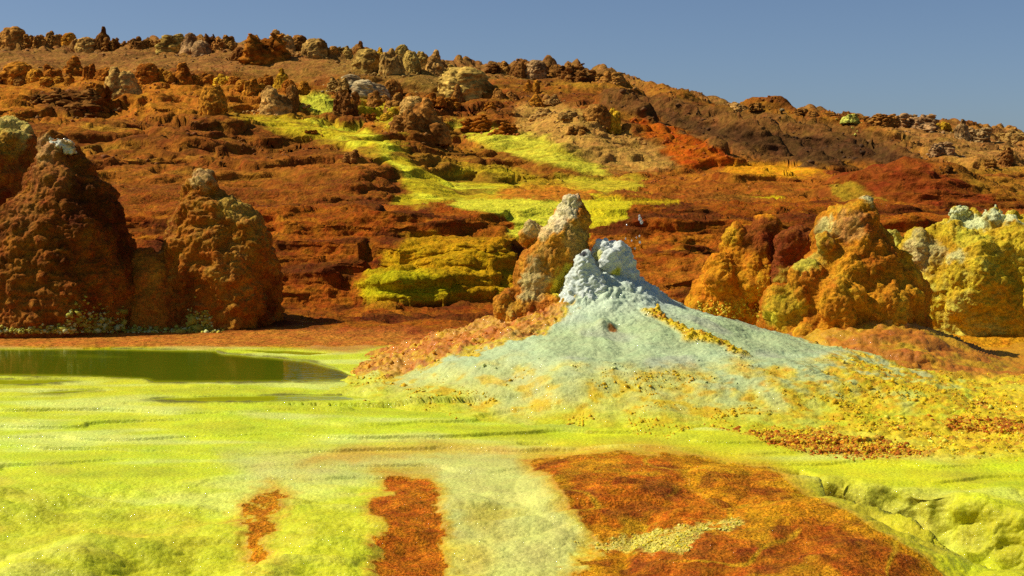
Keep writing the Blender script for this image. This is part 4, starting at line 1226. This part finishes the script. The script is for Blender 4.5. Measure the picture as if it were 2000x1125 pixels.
# px, base py, width px, height px, kind, tint, label
ROCKS = [
    (33, 95, 56, 54, 'dome', 'brown', 'bulky brown pinnacle first on the skyline beside the picture edge'),
    (-6, 84, 30, 38, 'dome', 'brown', 'brown lump cut off by the picture edge at the start of the skyline'),
    (175, 98, 48, 32, 'dome', 'tan', 'low tan rounded boulder beside the dark twin pinnacle on the skyline'),
    (204, 98, 34, 58, 'pinnacle', 'dark', 'tall dark pinnacle with a knobbed tip on the skyline'),
    (226, 100, 40, 36, 'crag', 'dark', 'dark jagged rock leaning on the tall skyline pinnacle'),
    (84, 86, 30, 24, 'crag', 'brown', 'jagged brown crag on the skyline a little after the bulky first pinnacle'), (110, 86, 28, 28, 'cluster', 'brown', 'lobed brown lump between two low crags on the skyline before the tan boulder'), (142, 86, 28, 28, 'dome', 'orange', 'small orange dome on the skyline just before the low tan boulder'),
    (60, 86, 30, 22, 'crag', 'brown', 'low brown crag leaning against the bulky first skyline pinnacle'), (128, 84, 24, 20, 'cluster', 'brown', 'tiny brown lobed lump beside the small orange skyline dome'),
    (276, 95, 38, 30, 'cluster', 'dark', 'dark lobed lump on the skyline between the tall dark pinnacle and the olive outcrop'), (303, 95, 32, 24, 'crag', 'brown', 'low brown crag just before the olive skyline outcrop'), (258, 92, 26, 18, 'crag', 'brown', 'flat brown crag right after the dark rock of the tall skyline pinnacle'),
    (342, 99, 66, 40, 'cluster', 'olive', 'olive lumpy outcrop on the skyline with grey rocks beside it'),
    (386, 101, 60, 46, 'cluster', 'grey', 'grey-brown knobbly outcrop beside the olive one on the skyline'),
    (322, 96, 26, 26, 'crag', 'brown', 'brown crag touching the near side of the olive skyline outcrop'), (412, 96, 40, 34, 'crag', 'dark', 'dark crag directly after the grey-brown knobbly skyline outcrop'), (430, 95, 30, 26, 'crag', 'brown', 'low brown crag midway from the grey-brown outcrop to the largest skyline crag'),
    (452, 92, 32, 32, 'cluster', 'brown', 'brown lobed lump just before the largest skyline crag'),
    (518, 124, 108, 70, 'crag', 'rust', 'largest dark brown crag on the skyline, broad and rough'),
    (478, 118, 44, 34, 'crag', 'dark', 'dark broken rock at the foot of the largest skyline crag'),
    (550, 92, 46, 40, 'cluster', 'tan', 'tan lump rising behind the largest skyline crag'),
    (586, 95, 34, 30, 'dome', 'brown', 'brown dome between the largest skyline crag and the smooth tan boulder'), (572, 92, 26, 24, 'crag', 'brown', 'small brown crag hugging the far end of the largest skyline crag'),
    (620, 113, 52, 48, 'dome', 'tan', 'smooth tan rounded boulder right of the largest skyline crag'),
    (653, 104, 18, 18, 'dome', 'brown', 'tiny brown dome on the skyline just past the smooth tan boulder'), (668, 106, 24, 14, 'crag', 'olive', 'flat olive crag on the skyline between tiny dome and knob-topped pinnacle'),
    (702, 116, 30, 46, 'pinnacle', 'brown', 'brown knob-topped pinnacle over the olive rocks on the skyline'),
    (684, 112, 26, 24, 'crag', 'olive', 'small olive crag leaning on the knob-topped skyline pinnacle'),
    (720, 138, 56, 50, 'dome', 'olive', 'olive-tan rock below the knob-topped skyline pinnacle'),
    (743, 110, 20, 22, 'cluster', 'yellow', 'small yellow knob standing on the skyline rocks'),
    (765, 146, 48, 60, 'cluster', 'tan', 'tan fluted rock in the middle of the skyline group'),
    (788, 112, 28, 30, 'dome', 'olive', 'yellowish lump behind the fluted rock on the skyline'),
    (804, 136, 36, 42, 'dome', 'olive', 'olive boulder between the fluted rock and the pointed cone'),
    (823, 124, 26, 26, 'cluster', 'olive', 'small olive lobed lump just before the pointed tan skyline cone'),
    (849, 140, 42, 50, 'pinnacle', 'tan', 'pointed tan cone at the end of the skyline group'),
    (905, 186, 92, 62, 'dome', 'olive', 'broad olive-yellow dome below the pointed skyline cone'),
    (880, 150, 44, 24, 'crag', 'olive', 'olive crag on top of the broad olive-yellow dome'), (925, 150, 40, 18, 'crag', 'brown', 'flat brown crag behind the far shoulder of the broad olive-yellow dome'),
    (894, 203, 30, 44, 'pinnacle', 'brown', 'upright brown arch-shaped pinnacle in front of the olive dome'),
    (1030, 180, 18, 28, 'pinnacle', 'orange', 'taller of the twin orange pillars on the upper slope'),
    (1046, 179, 16, 26, 'dome', 'orange', 'smaller of the twin orange pillars on the upper slope'),
    (985, 142, 36, 26, 'cluster', 'brown', 'brown lobed lump on the skyline before the dark knobbly rock'), (960, 140, 34, 16, 'crag', 'dark', 'low dark crag where the skyline starts again after the olive dome'),
    (1018, 142, 38, 32, 'cluster', 'dark', 'dark knobbly rock highest on the right part of the skyline'),
    (1046, 146, 42, 34, 'dome', 'grey', 'grey-brown rounded boulder beside the dark knobbly skyline rock'),
    (1082, 152, 46, 30, 'crag', 'dark', 'dark crag between the grey-brown boulder and the long jagged crag'), (1110, 156, 54, 34, 'crag', 'dark', 'long dark jagged crag sloping down the skyline'),
    (1140, 160, 46, 28, 'crag', 'dark', 'dark crag at the lower end of the long jagged skyline crag'), (1164, 160, 34, 20, 'crag', 'brown', 'small brown crag just before the last lump of the upper skyline'),
    (1197, 164, 48, 30, 'cluster', 'brown', 'last brown lump before the skyline drops to the bare ridge'),
    # boulder row
    (42, 164, 62, 50, 'dome', 'orange', 'tan-orange rounded boulder, first of the boulder row on the slope'),
    (74, 164, 32, 34, 'dome', 'orange', 'orange dome tucked beside the first tan-orange boulder of the row'), (18, 160, 26, 24, 'dome', 'orange', 'small orange dome between the picture edge and the first tan-orange boulder'), (46, 166, 26, 20, 'dome', 'brown', 'small brown dome at the foot of the first tan-orange boulder'),
    (106, 153, 40, 32, 'cluster', 'rust', 'rust lump between the tan-orange boulder and the dark peak'),
    (147, 148, 54, 46, 'pinnacle', 'rust', 'dark rust peak-shaped rock in the boulder row'),
    (184, 155, 34, 34, 'cluster', 'rust', 'rust lobed lump right after the dark rust peak in the boulder row'), (214, 160, 50, 32, 'dome', 'rust', 'broad rust dome before the large tan lobed rock'),
    (98, 166, 28, 18, 'dome', 'orange', 'low orange dome below the rust lump in the boulder row'), (140, 166, 22, 26, 'pinnacle', 'orange', 'small orange spike at the foot of the dark rust peak'), (120, 164, 22, 16, 'dome', 'orange', 'tiny orange dome between the rust lump and the dark rust peak'),
    (242, 186, 66, 62, 'cluster', 'tan', 'large tan lobed rock standing proud in the boulder row'),
    (228, 190, 36, 30, 'dome', 'brown', 'dark brown lump at the foot of the large tan lobed rock'),
    (262, 190, 36, 22, 'crag', 'brown', 'low brown crag trailing from the large tan lobed rock'),
    (150, 212, 120, 48, 'crag', 'dark', 'wide dark rubble heap on the slope below the boulder row'),
    (190, 208, 60, 52, 'crag', 'rust', 'rough brown crag on the crest of the dark rubble heap'),
    (90, 205, 50, 22, 'crag', 'dark', 'low dark crag at the near end of the wide rubble heap'), (10, 163, 34, 18, 'crag', 'dark', 'dark flat crag at the picture edge beside the boulder row'),
    (292, 160, 44, 42, 'dome', 'rust', 'rust-orange dome-shaped boulder beside the double dark orange rock'),
    (326, 161, 40, 30, 'cluster', 'orange', 'orange lobed lump between the rust-orange dome and the double rock'), (360, 162, 46, 46, 'cluster', 'rust', 'dark orange double rock in the middle of the boulder row'),
    (336, 162, 22, 22, 'dome', 'orange', 'small orange dome in front of the lump before the double dark orange rock'), (355, 164, 24, 18, 'dome', 'orange', 'small orange dome at the foot of the double dark orange rock'),
    (404, 164, 34, 26, 'cluster', 'rust', 'rust lobed lump above the lone round boulder'), (388, 162, 22, 16, 'dome', 'orange', 'tiny orange dome between the double rock and the rust lump above the lone boulder'),
    (419, 218, 54, 62, 'dome', 'orange', 'single big round boulder standing alone on the orange slope'),
    (425, 216, 12, 12, 'dome', 'brown', 'tiny brown stone resting against the foot of the lone round boulder'),
    (440, 166, 42, 26, 'cluster', 'yellow', 'low yellowish lump behind the lone round boulder'),
    (475, 176, 22, 20, 'dome', 'orange', 'small orange dome between the lone round boulder and the tan rocks'), (500, 178, 40, 28, 'cluster', 'orange', 'orange lobed lump behind the big tan lobed rock of the green flow'), (462, 164, 24, 18, 'dome', 'rust', 'small rust dome beside the low yellowish lump'),
    (522, 168, 26, 20, 'cluster', 'rust', 'rust lobed lump just before the golden-yellow pinnacle'),
    (552, 172, 32, 44, 'pinnacle', 'yellow', 'golden-yellow pointed pinnacle behind the tan rocks'),
    (566, 176, 26, 24, 'dome', 'rust', 'rust dome touching the foot of the golden-yellow pinnacle'),
    (538, 218, 62, 60, 'cluster', 'tan', 'big tan lobed rock beside the green flow'),
    (573, 213, 32, 50, 'dome', 'brown', 'slim brown upright boulder at the edge of the green flow'),
    (560, 218, 60, 18, 'crag', 'brown', 'low brown crag spread before the slim upright boulder of the green flow'), (595, 184, 24, 24, 'dome', 'orange', 'orange dome above the top of the green flow'),
    # centre
    (706, 182, 96, 40, 'cluster', 'pale', 'pale grey-white crusted outcrop above the yellow flow'),
    (664, 182, 40, 34, 'crag', 'tan', 'tan broken rock between the green flow and the pale outcrop'),
    (680, 228, 46, 58, 'crag', 'dark', 'dark overhanging rock beside the green flow'),
    (768, 188, 34, 38, 'dome', 'brown', 'brown knob behind the dark outcrop over the flow'),
    (775, 212, 50, 36, 'cluster', 'brown', 'brown lobed lump below the brown knob over the flow'), (740, 205, 36, 26, 'cluster', 'brown', 'brown lobed lump under the pale grey-white outcrop'), (806, 222, 44, 40, 'dome', 'tan', 'tan dome on top of the brown shoulder rock'),
    (834, 262, 80, 80, 'cluster', 'brown', 'large dark-sided brown outcrop above the narrow end of the green stream'),
    (800, 252, 60, 44, 'cluster', 'brown', 'brown shoulder rock beside the large dark-sided outcrop'),
    (866, 276, 32, 28, 'cluster', 'tan', 'small tan knobbly rock at the foot of the large dark-sided outcrop'),
    (930, 252, 66, 26, 'crag', 'rust', 'low dark rust rock bank beside the green stream'),
    (985, 262, 50, 26, 'crag', 'rust', 'rust crag bank further along the green stream beside the tan hill'), (880, 215, 40, 24, 'crag', 'rust', 'low rust crag below the arch-shaped pinnacle'), (850, 205, 36, 22, 'cluster', 'rust', 'rust lobed lump beside the foot of the arch-shaped pinnacle'),
    (1000, 194, 28, 20, 'cluster', 'brown', 'small brown lobed lump below the twin orange pillars, uphill of the tan hill'), (1045, 205, 34, 24, 'pinnacle', 'orange', 'small orange spike on top of the tan hill under the twin pillars'), (975, 196, 30, 26, 'cluster', 'brown', 'brown lobed lump next to the olive dome, left of the twin pillars'),
    (960, 214, 36, 18, 'crag', 'rust', 'flat rust crag on the slope between the olive dome and the tan hill'), (1080, 204, 30, 18, 'pinnacle', 'tan', 'small tan spike on the crest of the tan hill'), (1060, 228, 40, 20, 'cluster', 'tan', 'tan lobed lump in the middle of the tan hill'), (1110, 232, 34, 16, 'cluster', 'tan', 'low tan lobed lump on the tan hill near the brown dome'),
    (1164, 240, 50, 42, 'dome', 'brown', 'brown dome rock on the brow of the tan hill'),
    (1192, 246, 34, 40, 'cluster', 'yellow', 'yellowish rock beside the brown dome on the tan hill'),
    (1130, 262, 40, 18, 'crag', 'brown', 'low brown crag on the tan hill below the brown dome'),
    (688, 316, 28, 20, 'cluster', 'brown', 'small brown knob alone on the brown swell beside the yellow flow'), (758, 232, 24, 16, 'cluster', 'yellow', 'small yellow lump in the yellow flow below the pale outcrop'), (720, 236, 26, 18, 'crag', 'rust', 'rust crag at the edge of the yellow flow beside the dark overhanging rock'),
    (655, 228, 20, 12, 'cluster', 'brown', 'tiny brown lump at the foot of the dark overhanging rock'), (610, 262, 22, 8, 'crag', 'rust', 'flat rust crag lying in the long yellow-green flow'),
    # right skyline
    (1440, 216, 44, 20, 'cluster', 'tan', 'tan lump alone on the middle of the bare ridge'),
    (1478, 218, 30, 14, 'crag', 'brown', 'low brown crag just past the tan lump on the bare ridge'), (1560, 226, 26, 10, 'crag', 'brown', 'low brown crag midway along the bare ridge'), (1585, 228, 22, 12, 'cluster', 'brown', 'small brown lobed lump beside the low crag midway along the bare ridge'),
    (1524, 221, 10, 5, 'dome', 'pale', 'tiny pale dome on the bare ridge line'),
    (1660, 238, 34, 16, 'cluster', 'lemon', 'bright lemon-yellow lump peeking over the ridge'),
    (1702, 242, 44, 18, 'crag', 'brown', 'brown crag just past the lemon-yellow lump'), (1728, 244, 44, 24, 'crag', 'brown', 'brown crag second past the lemon-yellow lump'),
    (1770, 248, 40, 28, 'crag', 'grey', 'grey crag leaning on the spiky grey-brown crag'), (1792, 252, 60, 34, 'crag', 'grey', 'spiky grey-brown crag right of the lemon lump'),
    (1838, 252, 30, 14, 'cluster', 'yellow', 'small gold lump between the two spiky grey crags'),
    (1876, 272, 34, 42, 'pinnacle', 'grey', 'tall grey spike of the last skyline crag'),
    (1900, 276, 60, 34, 'crag', 'grey', 'broad grey-brown crag at the foot of the tall grey spike'),
    (1950, 272, 40, 14, 'crag', 'tan', 'low tan crag on the skyline between the grey crag and the end lump'), (1978, 274, 40, 22, 'cluster', 'tan', 'tan lump at the very end of the skyline'),
    (1968, 318, 44, 34, 'crag', 'dark', 'dark tilted slab on the tan slope near the picture edge'),
    (1850, 338, 26, 16, 'crag', 'dark', 'small dark crag at the foot of the dark ridge beside the red mound'), (1840, 300, 50, 26, 'crag', 'grey', 'grey broken ledge below the last skyline crag'),
    (1925, 322, 40, 14, 'crag', 'brown', 'low brown crag on the tan slope beside the dark tilted slab'), (1650, 224, 18, 8, 'crag', 'brown', 'tiny brown crag just before the lemon-yellow lump'), (1618, 230, 24, 8, 'crag', 'brown', 'low brown crag on the ridge a short way before the lemon lump'),
]
rr_ = random.Random(3)
AROUND = []
NAME = {'dome': 'rounded_boulder', 'pinnacle': 'rock_pinnacle', 'cluster': 'lobed_rock', 'crag': 'rock_crag'}
CAT = {'dome': 'boulder', 'pinnacle': 'pinnacle', 'cluster': 'rock', 'crag': 'crag'}
for i, (px, py, wpx, hpx, kind, tint, label) in enumerate(ROCKS):
    p = profile_hit(px, py)
    s = p[1] / F_PX
    me = PROTO[kind][rr_.randrange(3)]
    o = obj(NAME[kind], me)
    o.location = (p[0], p[1] + 0.15 * wpx * s, p[2] - (0.16 if py < 120 else 0.07) * hpx * s)
    o.rotation_euler = (rr_.uniform(-.08, .08), rr_.uniform(-.1, .1), rr_.uniform(0, 6.28) if kind != 'pinnacle' else rr_.uniform(-.5, .5))
    o.scale = (wpx * s * 1.10, wpx * s * rr_.uniform(.9, 1.2), hpx * s * 0.94)
    t = TINT[tint]; v = rr_.uniform(.85, 1.15)
    o.color = (t[0] * v, t[1] * v * rr_.uniform(.95, 1.05), t[2] * v, 1)
    for _ in range(26):
        q_ = rr_.uniform(.42, 1.0) ** .8 * wpx * s; a_ = rr_.uniform(0, 6.28)
        AROUND.append((p[0] + q_ * math.cos(a_), p[1] + 0.15 * wpx * s + q_ * math.sin(a_) * 1.2, rr_.uniform(.03, .10) * min(wpx, 60) * s * rr_.uniform(.4, 1), o.color[0], o.color[1], o.color[2]))
    tag(o, label, CAT[kind], 'rocks and pinnacles of the hill')


# ------------------------------------------------------------------ uncountable crystals and stones
def ico(sub):
    bm = bmesh.new(); bmesh.ops.create_icosphere(bm, subdivisions=sub, radius=1.0)
    v = np.array([x.co[:] for x in bm.verts]); f = np.array([[q.index for q in t.verts] for t in bm.faces]); bm.free()
    return v, f


ICO1 = ico(1); ICO2 = ico(2)


def scatter(name, pts, sizes, colours, mat, parent=None, sub=1, squash=0.75, seed=0, jag=0.32):
    r = np.random.default_rng(seed)
    v0, f0 = (ICO1, ICO2)[sub - 1]
    n = len(pts)
    sc = sizes[:, None, None] * (1 + r.uniform(-.25, .25, (n, 1, 3))) * np.array((1, 1, squash))
    jit = 1 + jag * r.normal(size=(n, len(v0), 1))
    Vv = v0[None] * jit * sc + pts[:, None, :]
    Ff = f0[None] + (np.arange(n) * len(v0))[:, None, None]
    Cc = np.repeat(colours[:, None, :], len(v0), 1)
    base_ = np.zeros(3)
    me = mesh_from(name, Vv.reshape(-1, 3), Ff.reshape(-1, 3), Cc.reshape(-1, 3))
    return obj(name, me, mat, parent)


PXf = project(P[..., 0], P[..., 1], P[..., 2])
Pf = P.reshape(-1, 3); PXr = PXf[0].ravel(); PYr = PXf[1].ravel(); Yr = Y.ravel()


def pick(maskv, n, seed):
    r = np.random.default_rng(seed)
    w_ = np.clip(maskv.ravel(), 0, None).astype(np.float64)
    return r.choice(len(w_), n, p=w_ / w_.sum())


def colour_choice(n, cols, seed):
    r = np.random.default_rng(seed)
    c = np.array(cols)[r.integers(0, len(cols), n)]
    return np.clip(c * r.uniform(.8, 1.2, (n, 1)), .003, .85)


rb = mask('rubble', PX, PYg, 16) * (Y < 20.5) * (Y > 12) * sstep(-.1, .5, sml + .5 * tiny + .3)
i_ = pick(rb, 11000, 1)
r_ = np.random.default_rng(5)
sz = r_.gamma(1.3, .0042, len(i_)) + .003
nod = scatter('crystal_rubble', Pf[i_] + np.array((0, 0, -.001)), sz, colour_choice(len(i_), [(.70, .54, .01), (.68, .48, .01), (.60, .30, .008), (.70, .64, .06), (.66, .46, .01)], 2), M_NODULE, None, 1, .8, 3)
tag(nod, 'loose golden crystal crumbs strewn over the yellow flat below the mound', 'crystals', kind='stuff')
rb = sum(mask(s_, PX + wx, PYg + wy, 9) for s_ in ('streak_a', 'streak_b', 'streak_c', 'streak_d')) * (Y < 20.5) * (Y > 12)
i_ = pick(rb, 6500, 2)
sz = r_.gamma(1.3, .0042, len(i_)) + .003
nod = scatter('rust_rubble', Pf[i_] + np.array((0, 0, -.001)), sz, colour_choice(len(i_), [(.46, .14, .007), (.40, .10, .006), (.56, .24, .008), (.60, .38, .01)], 3), M_NODULE, None, 1, .8, 4)
tag(nod, 'rust-red crumbs in streaks across the golden crystal flat', 'crystals', kind='stuff')
rb = mask('crystal_line', PX + wx, PYg + wy, 6) * (Y < 14)
i_ = pick(rb, 1100, 4)
sz = r_.gamma(1.3, .0024, len(i_)) + .0015
nod = scatter('crystal_crumbs', Pf[i_] + np.array((0, 0, .003)), sz, colour_choice(len(i_), [(.68, .56, .03), (.66, .48, .015), (.68, .62, .12)], 5), M_NODULE, None, 1, .8, 5)
tag(nod, 'pale yellow crystal crumbs in a line between the rust slabs', 'crystals', kind='stuff')
# crumbs round the edge of the mound and on its orange flank
wm = (sstep(2.5, 3.1, RW) * np.exp(-(turn(-30) / 42) ** 2) * sstep(4.6, 4.0, RW) * .5 * sstep(-.1, .4, nB + nA * .5) + orange * .2 * sstep(1.2, 1.8, RR) + rdg * 2.0 + foot * 1.1 * sstep(-110, -60, -np.abs(ang + 90) * 1.0 - 20) * sstep(.1, .45, nA * .7 + noise(VM, .35, 83))) * (Q[..., 1] < 1.5) * RR
i_ = pick(wm, 7000, 6)
cm = np.clip(CM.reshape(-1, 3)[i_] * r_.uniform(.9, 1.3, (len(i_), 1)), .003, .85)
cm = np.where((foot.ravel()[i_] > .5)[:, None] & (orange.ravel()[i_] < .5)[:, None], colour_choice(len(i_), [(.64, .44, .01), (.60, .36, .01)], 9), cm)
sz = r_.gamma(1.3, .0045, len(i_)) + .003
nod = scatter('edge_crystals', VMf[i_] - base * 0 - MC, sz, cm, M_NODULE, mound, 1, .85, 7)
nod['kind'] = 'stuff'
# yellow-green crystals at the foot of the brown cones
n = 1500
pxs = np.concatenate([r_.uniform(-40, 420, n // 2), r_.normal(190, 60, n // 4), r_.normal(390, 18, n // 4)])
hts = np.abs(r_.normal(0, 1, len(pxs))) * np.where((pxs > 130) & (pxs < 245), 28, np.where((pxs > 365) & (pxs < 415), 26, 7)) * .8
dg = bpy.context.evaluated_depsgraph_get(); dg.update()
pts = []
for a_, h_ in zip(pxs, hts):
    d = Vector(at(a_, 650 - h_, 25.0)) - Vector((0, 0, CAM_Z)); d.normalize()
    hit, loc, nrm, idx, ob, mt = scene.ray_cast(dg, Vector((0, 0, CAM_Z)), d)
    if hit and 22.3 < loc.y < 26.5:
        pts.append(loc[:])
pts = np.array(pts)
sz = r_.gamma(1.8, .008, len(pts)) + .006
nod = scatter('sulfur_crystals', pts, sz, colour_choice(len(pts), [(.36, .32, .03), (.44, .38, .04), (.30, .22, .015), (.48, .48, .16)], 8), M_NODULE, None, 1, .85, 8)
tag(nod, 'yellow-green crystals crusting the foot of the brown cones beside the pond', 'crystals', kind='stuff')
# at the foot of the two-lobed orange cone
pxs = np.concatenate([r_.uniform(1360, 1500, 500), r_.uniform(1480, 1540, 250)])
pys = np.concatenate([606 + r_.normal(0, 10, 500), 575 + r_.normal(0, 18, 250)])
pts = []
for a_, b_ in zip(pxs, pys):
    d = Vector(at(a_, b_, 25.0)) - Vector((0, 0, CAM_Z)); d.normalize()
    hit, loc, nrm, idx, ob, mt = scene.ray_cast(dg, Vector((0, 0, CAM_Z)), d)
    if hit and 20.8 < loc.y < 24 and ob.name.startswith('body'):
        pts.append(loc[:])
if pts:
    pts = np.array(pts)
    nod = scatter('sulfur_crystals', pts, r_.gamma(1.5, .006, len(pts)) + .004, colour_choice(len(pts), [(.58, .40, .02), (.60, .48, .04), (.50, .26, .01)], 8), M_NODULE, None, 1, .85, 9)
    tag(nod, 'golden crystals at the foot of the two-lobed orange cone', 'crystals', kind='stuff')
# stones on the hillside
wm = zone_hill * (Y < 118) * (sstep(-.1, .5, noise(P, 4.0, 81) + .4 * mid)) * (1 - smooth_flow) * (PYg < 420) * np.clip(Y / 60, .4, 2)
i_ = pick(wm, 4200, 11)
sz = (r_.gamma(1.5, .026, len(i_)) + .02) * np.clip(Y.ravel()[i_] / 80, .5, 1.2)
cm = np.clip(CV[i_] * r_.uniform(.6, 1.3, (len(i_), 1)), .003, .85)
ar = np.array(AROUND)
arz = height(ar[:, 0], ar[:, 1])
apts = np.stack([ar[:, 0], ar[:, 1], arz + .2 * ar[:, 2]], -1)
nod = scatter('stone_rubble', np.vstack([Pf[i_], apts]), np.concatenate([sz, ar[:, 2]]), np.vstack([cm, np.clip(ar[:, 3:6] * r_.uniform(.7, 1.1, (len(ar), 1)), .003, .8)]), M_NODULE, None, 1, .75, 12, .2)
tag(nod, 'loose brown stones scattered over the hillside', 'stones', kind='stuff')

# ------------------------------------------------------------------ drops thrown up by the vent
parts_v = []; parts_f = []
drops = [(1250, 428, 4.5), (1253, 434, 4), (1249, 422, 3), (1224, 439, 2), (1234, 470, 2), (1249, 461, 2.2), (1250, 473, 3), (1240, 485, 2.2), (1222, 466, 2), (1243, 464, 1.6)]
base = at(1240, 470, 18.9)
Vd = []; Fd = []
for px, py, r in drops:
    c = at(px, py, 18.9) - base; rad = r * 18.9 / F_PX * .8
    v, f = ICO2
    o0 = len(Vd)
    Vd += [tuple(c + p * rad * np.array((1, .8, 1.3))) for p in v]; Fd += [tuple(q + o0) for q in f]
mw = bpy.data.materials.new('splash_water'); mw.use_nodes = True
b = mw.node_tree.nodes['Principled BSDF']; b.inputs['Base Color'].default_value = (.9, .95, .97, 1); b.inputs['Roughness'].default_value = .08
b.inputs['Transmission Weight'].default_value = .7; b.inputs['IOR'].default_value = 1.33
nz = mw.node_tree.nodes.new('ShaderNodeTexNoise'); nz.inputs['Scale'].default_value = 60
bp = mw.node_tree.nodes.new('ShaderNodeBump'); bp.inputs['Distance'].default_value = .004
mw.node_tree.links.new(nz.outputs['Fac'], bp.inputs['Height']); mw.node_tree.links.new(bp.outputs['Normal'], b.inputs['Normal'])
o = obj('water_splash', mesh_from('water_splash', np.array(Vd), np.array(Fd)), mw, None, base)
tag(o, 'drops of boiling water thrown up beside the white vent', 'water', kind='stuff')
for ob in scene.objects:
    if ob.parent and ob.parent.type == 'MESH':
        pass
tris = sum(sum(max(0, p_) for p_ in (len(m_.polygons) * 2,)) for m_ in {o_.data for o_ in scene.objects if o_.type == 'MESH'})
print('approx tris', tris, 'objects', len(scene.objects))
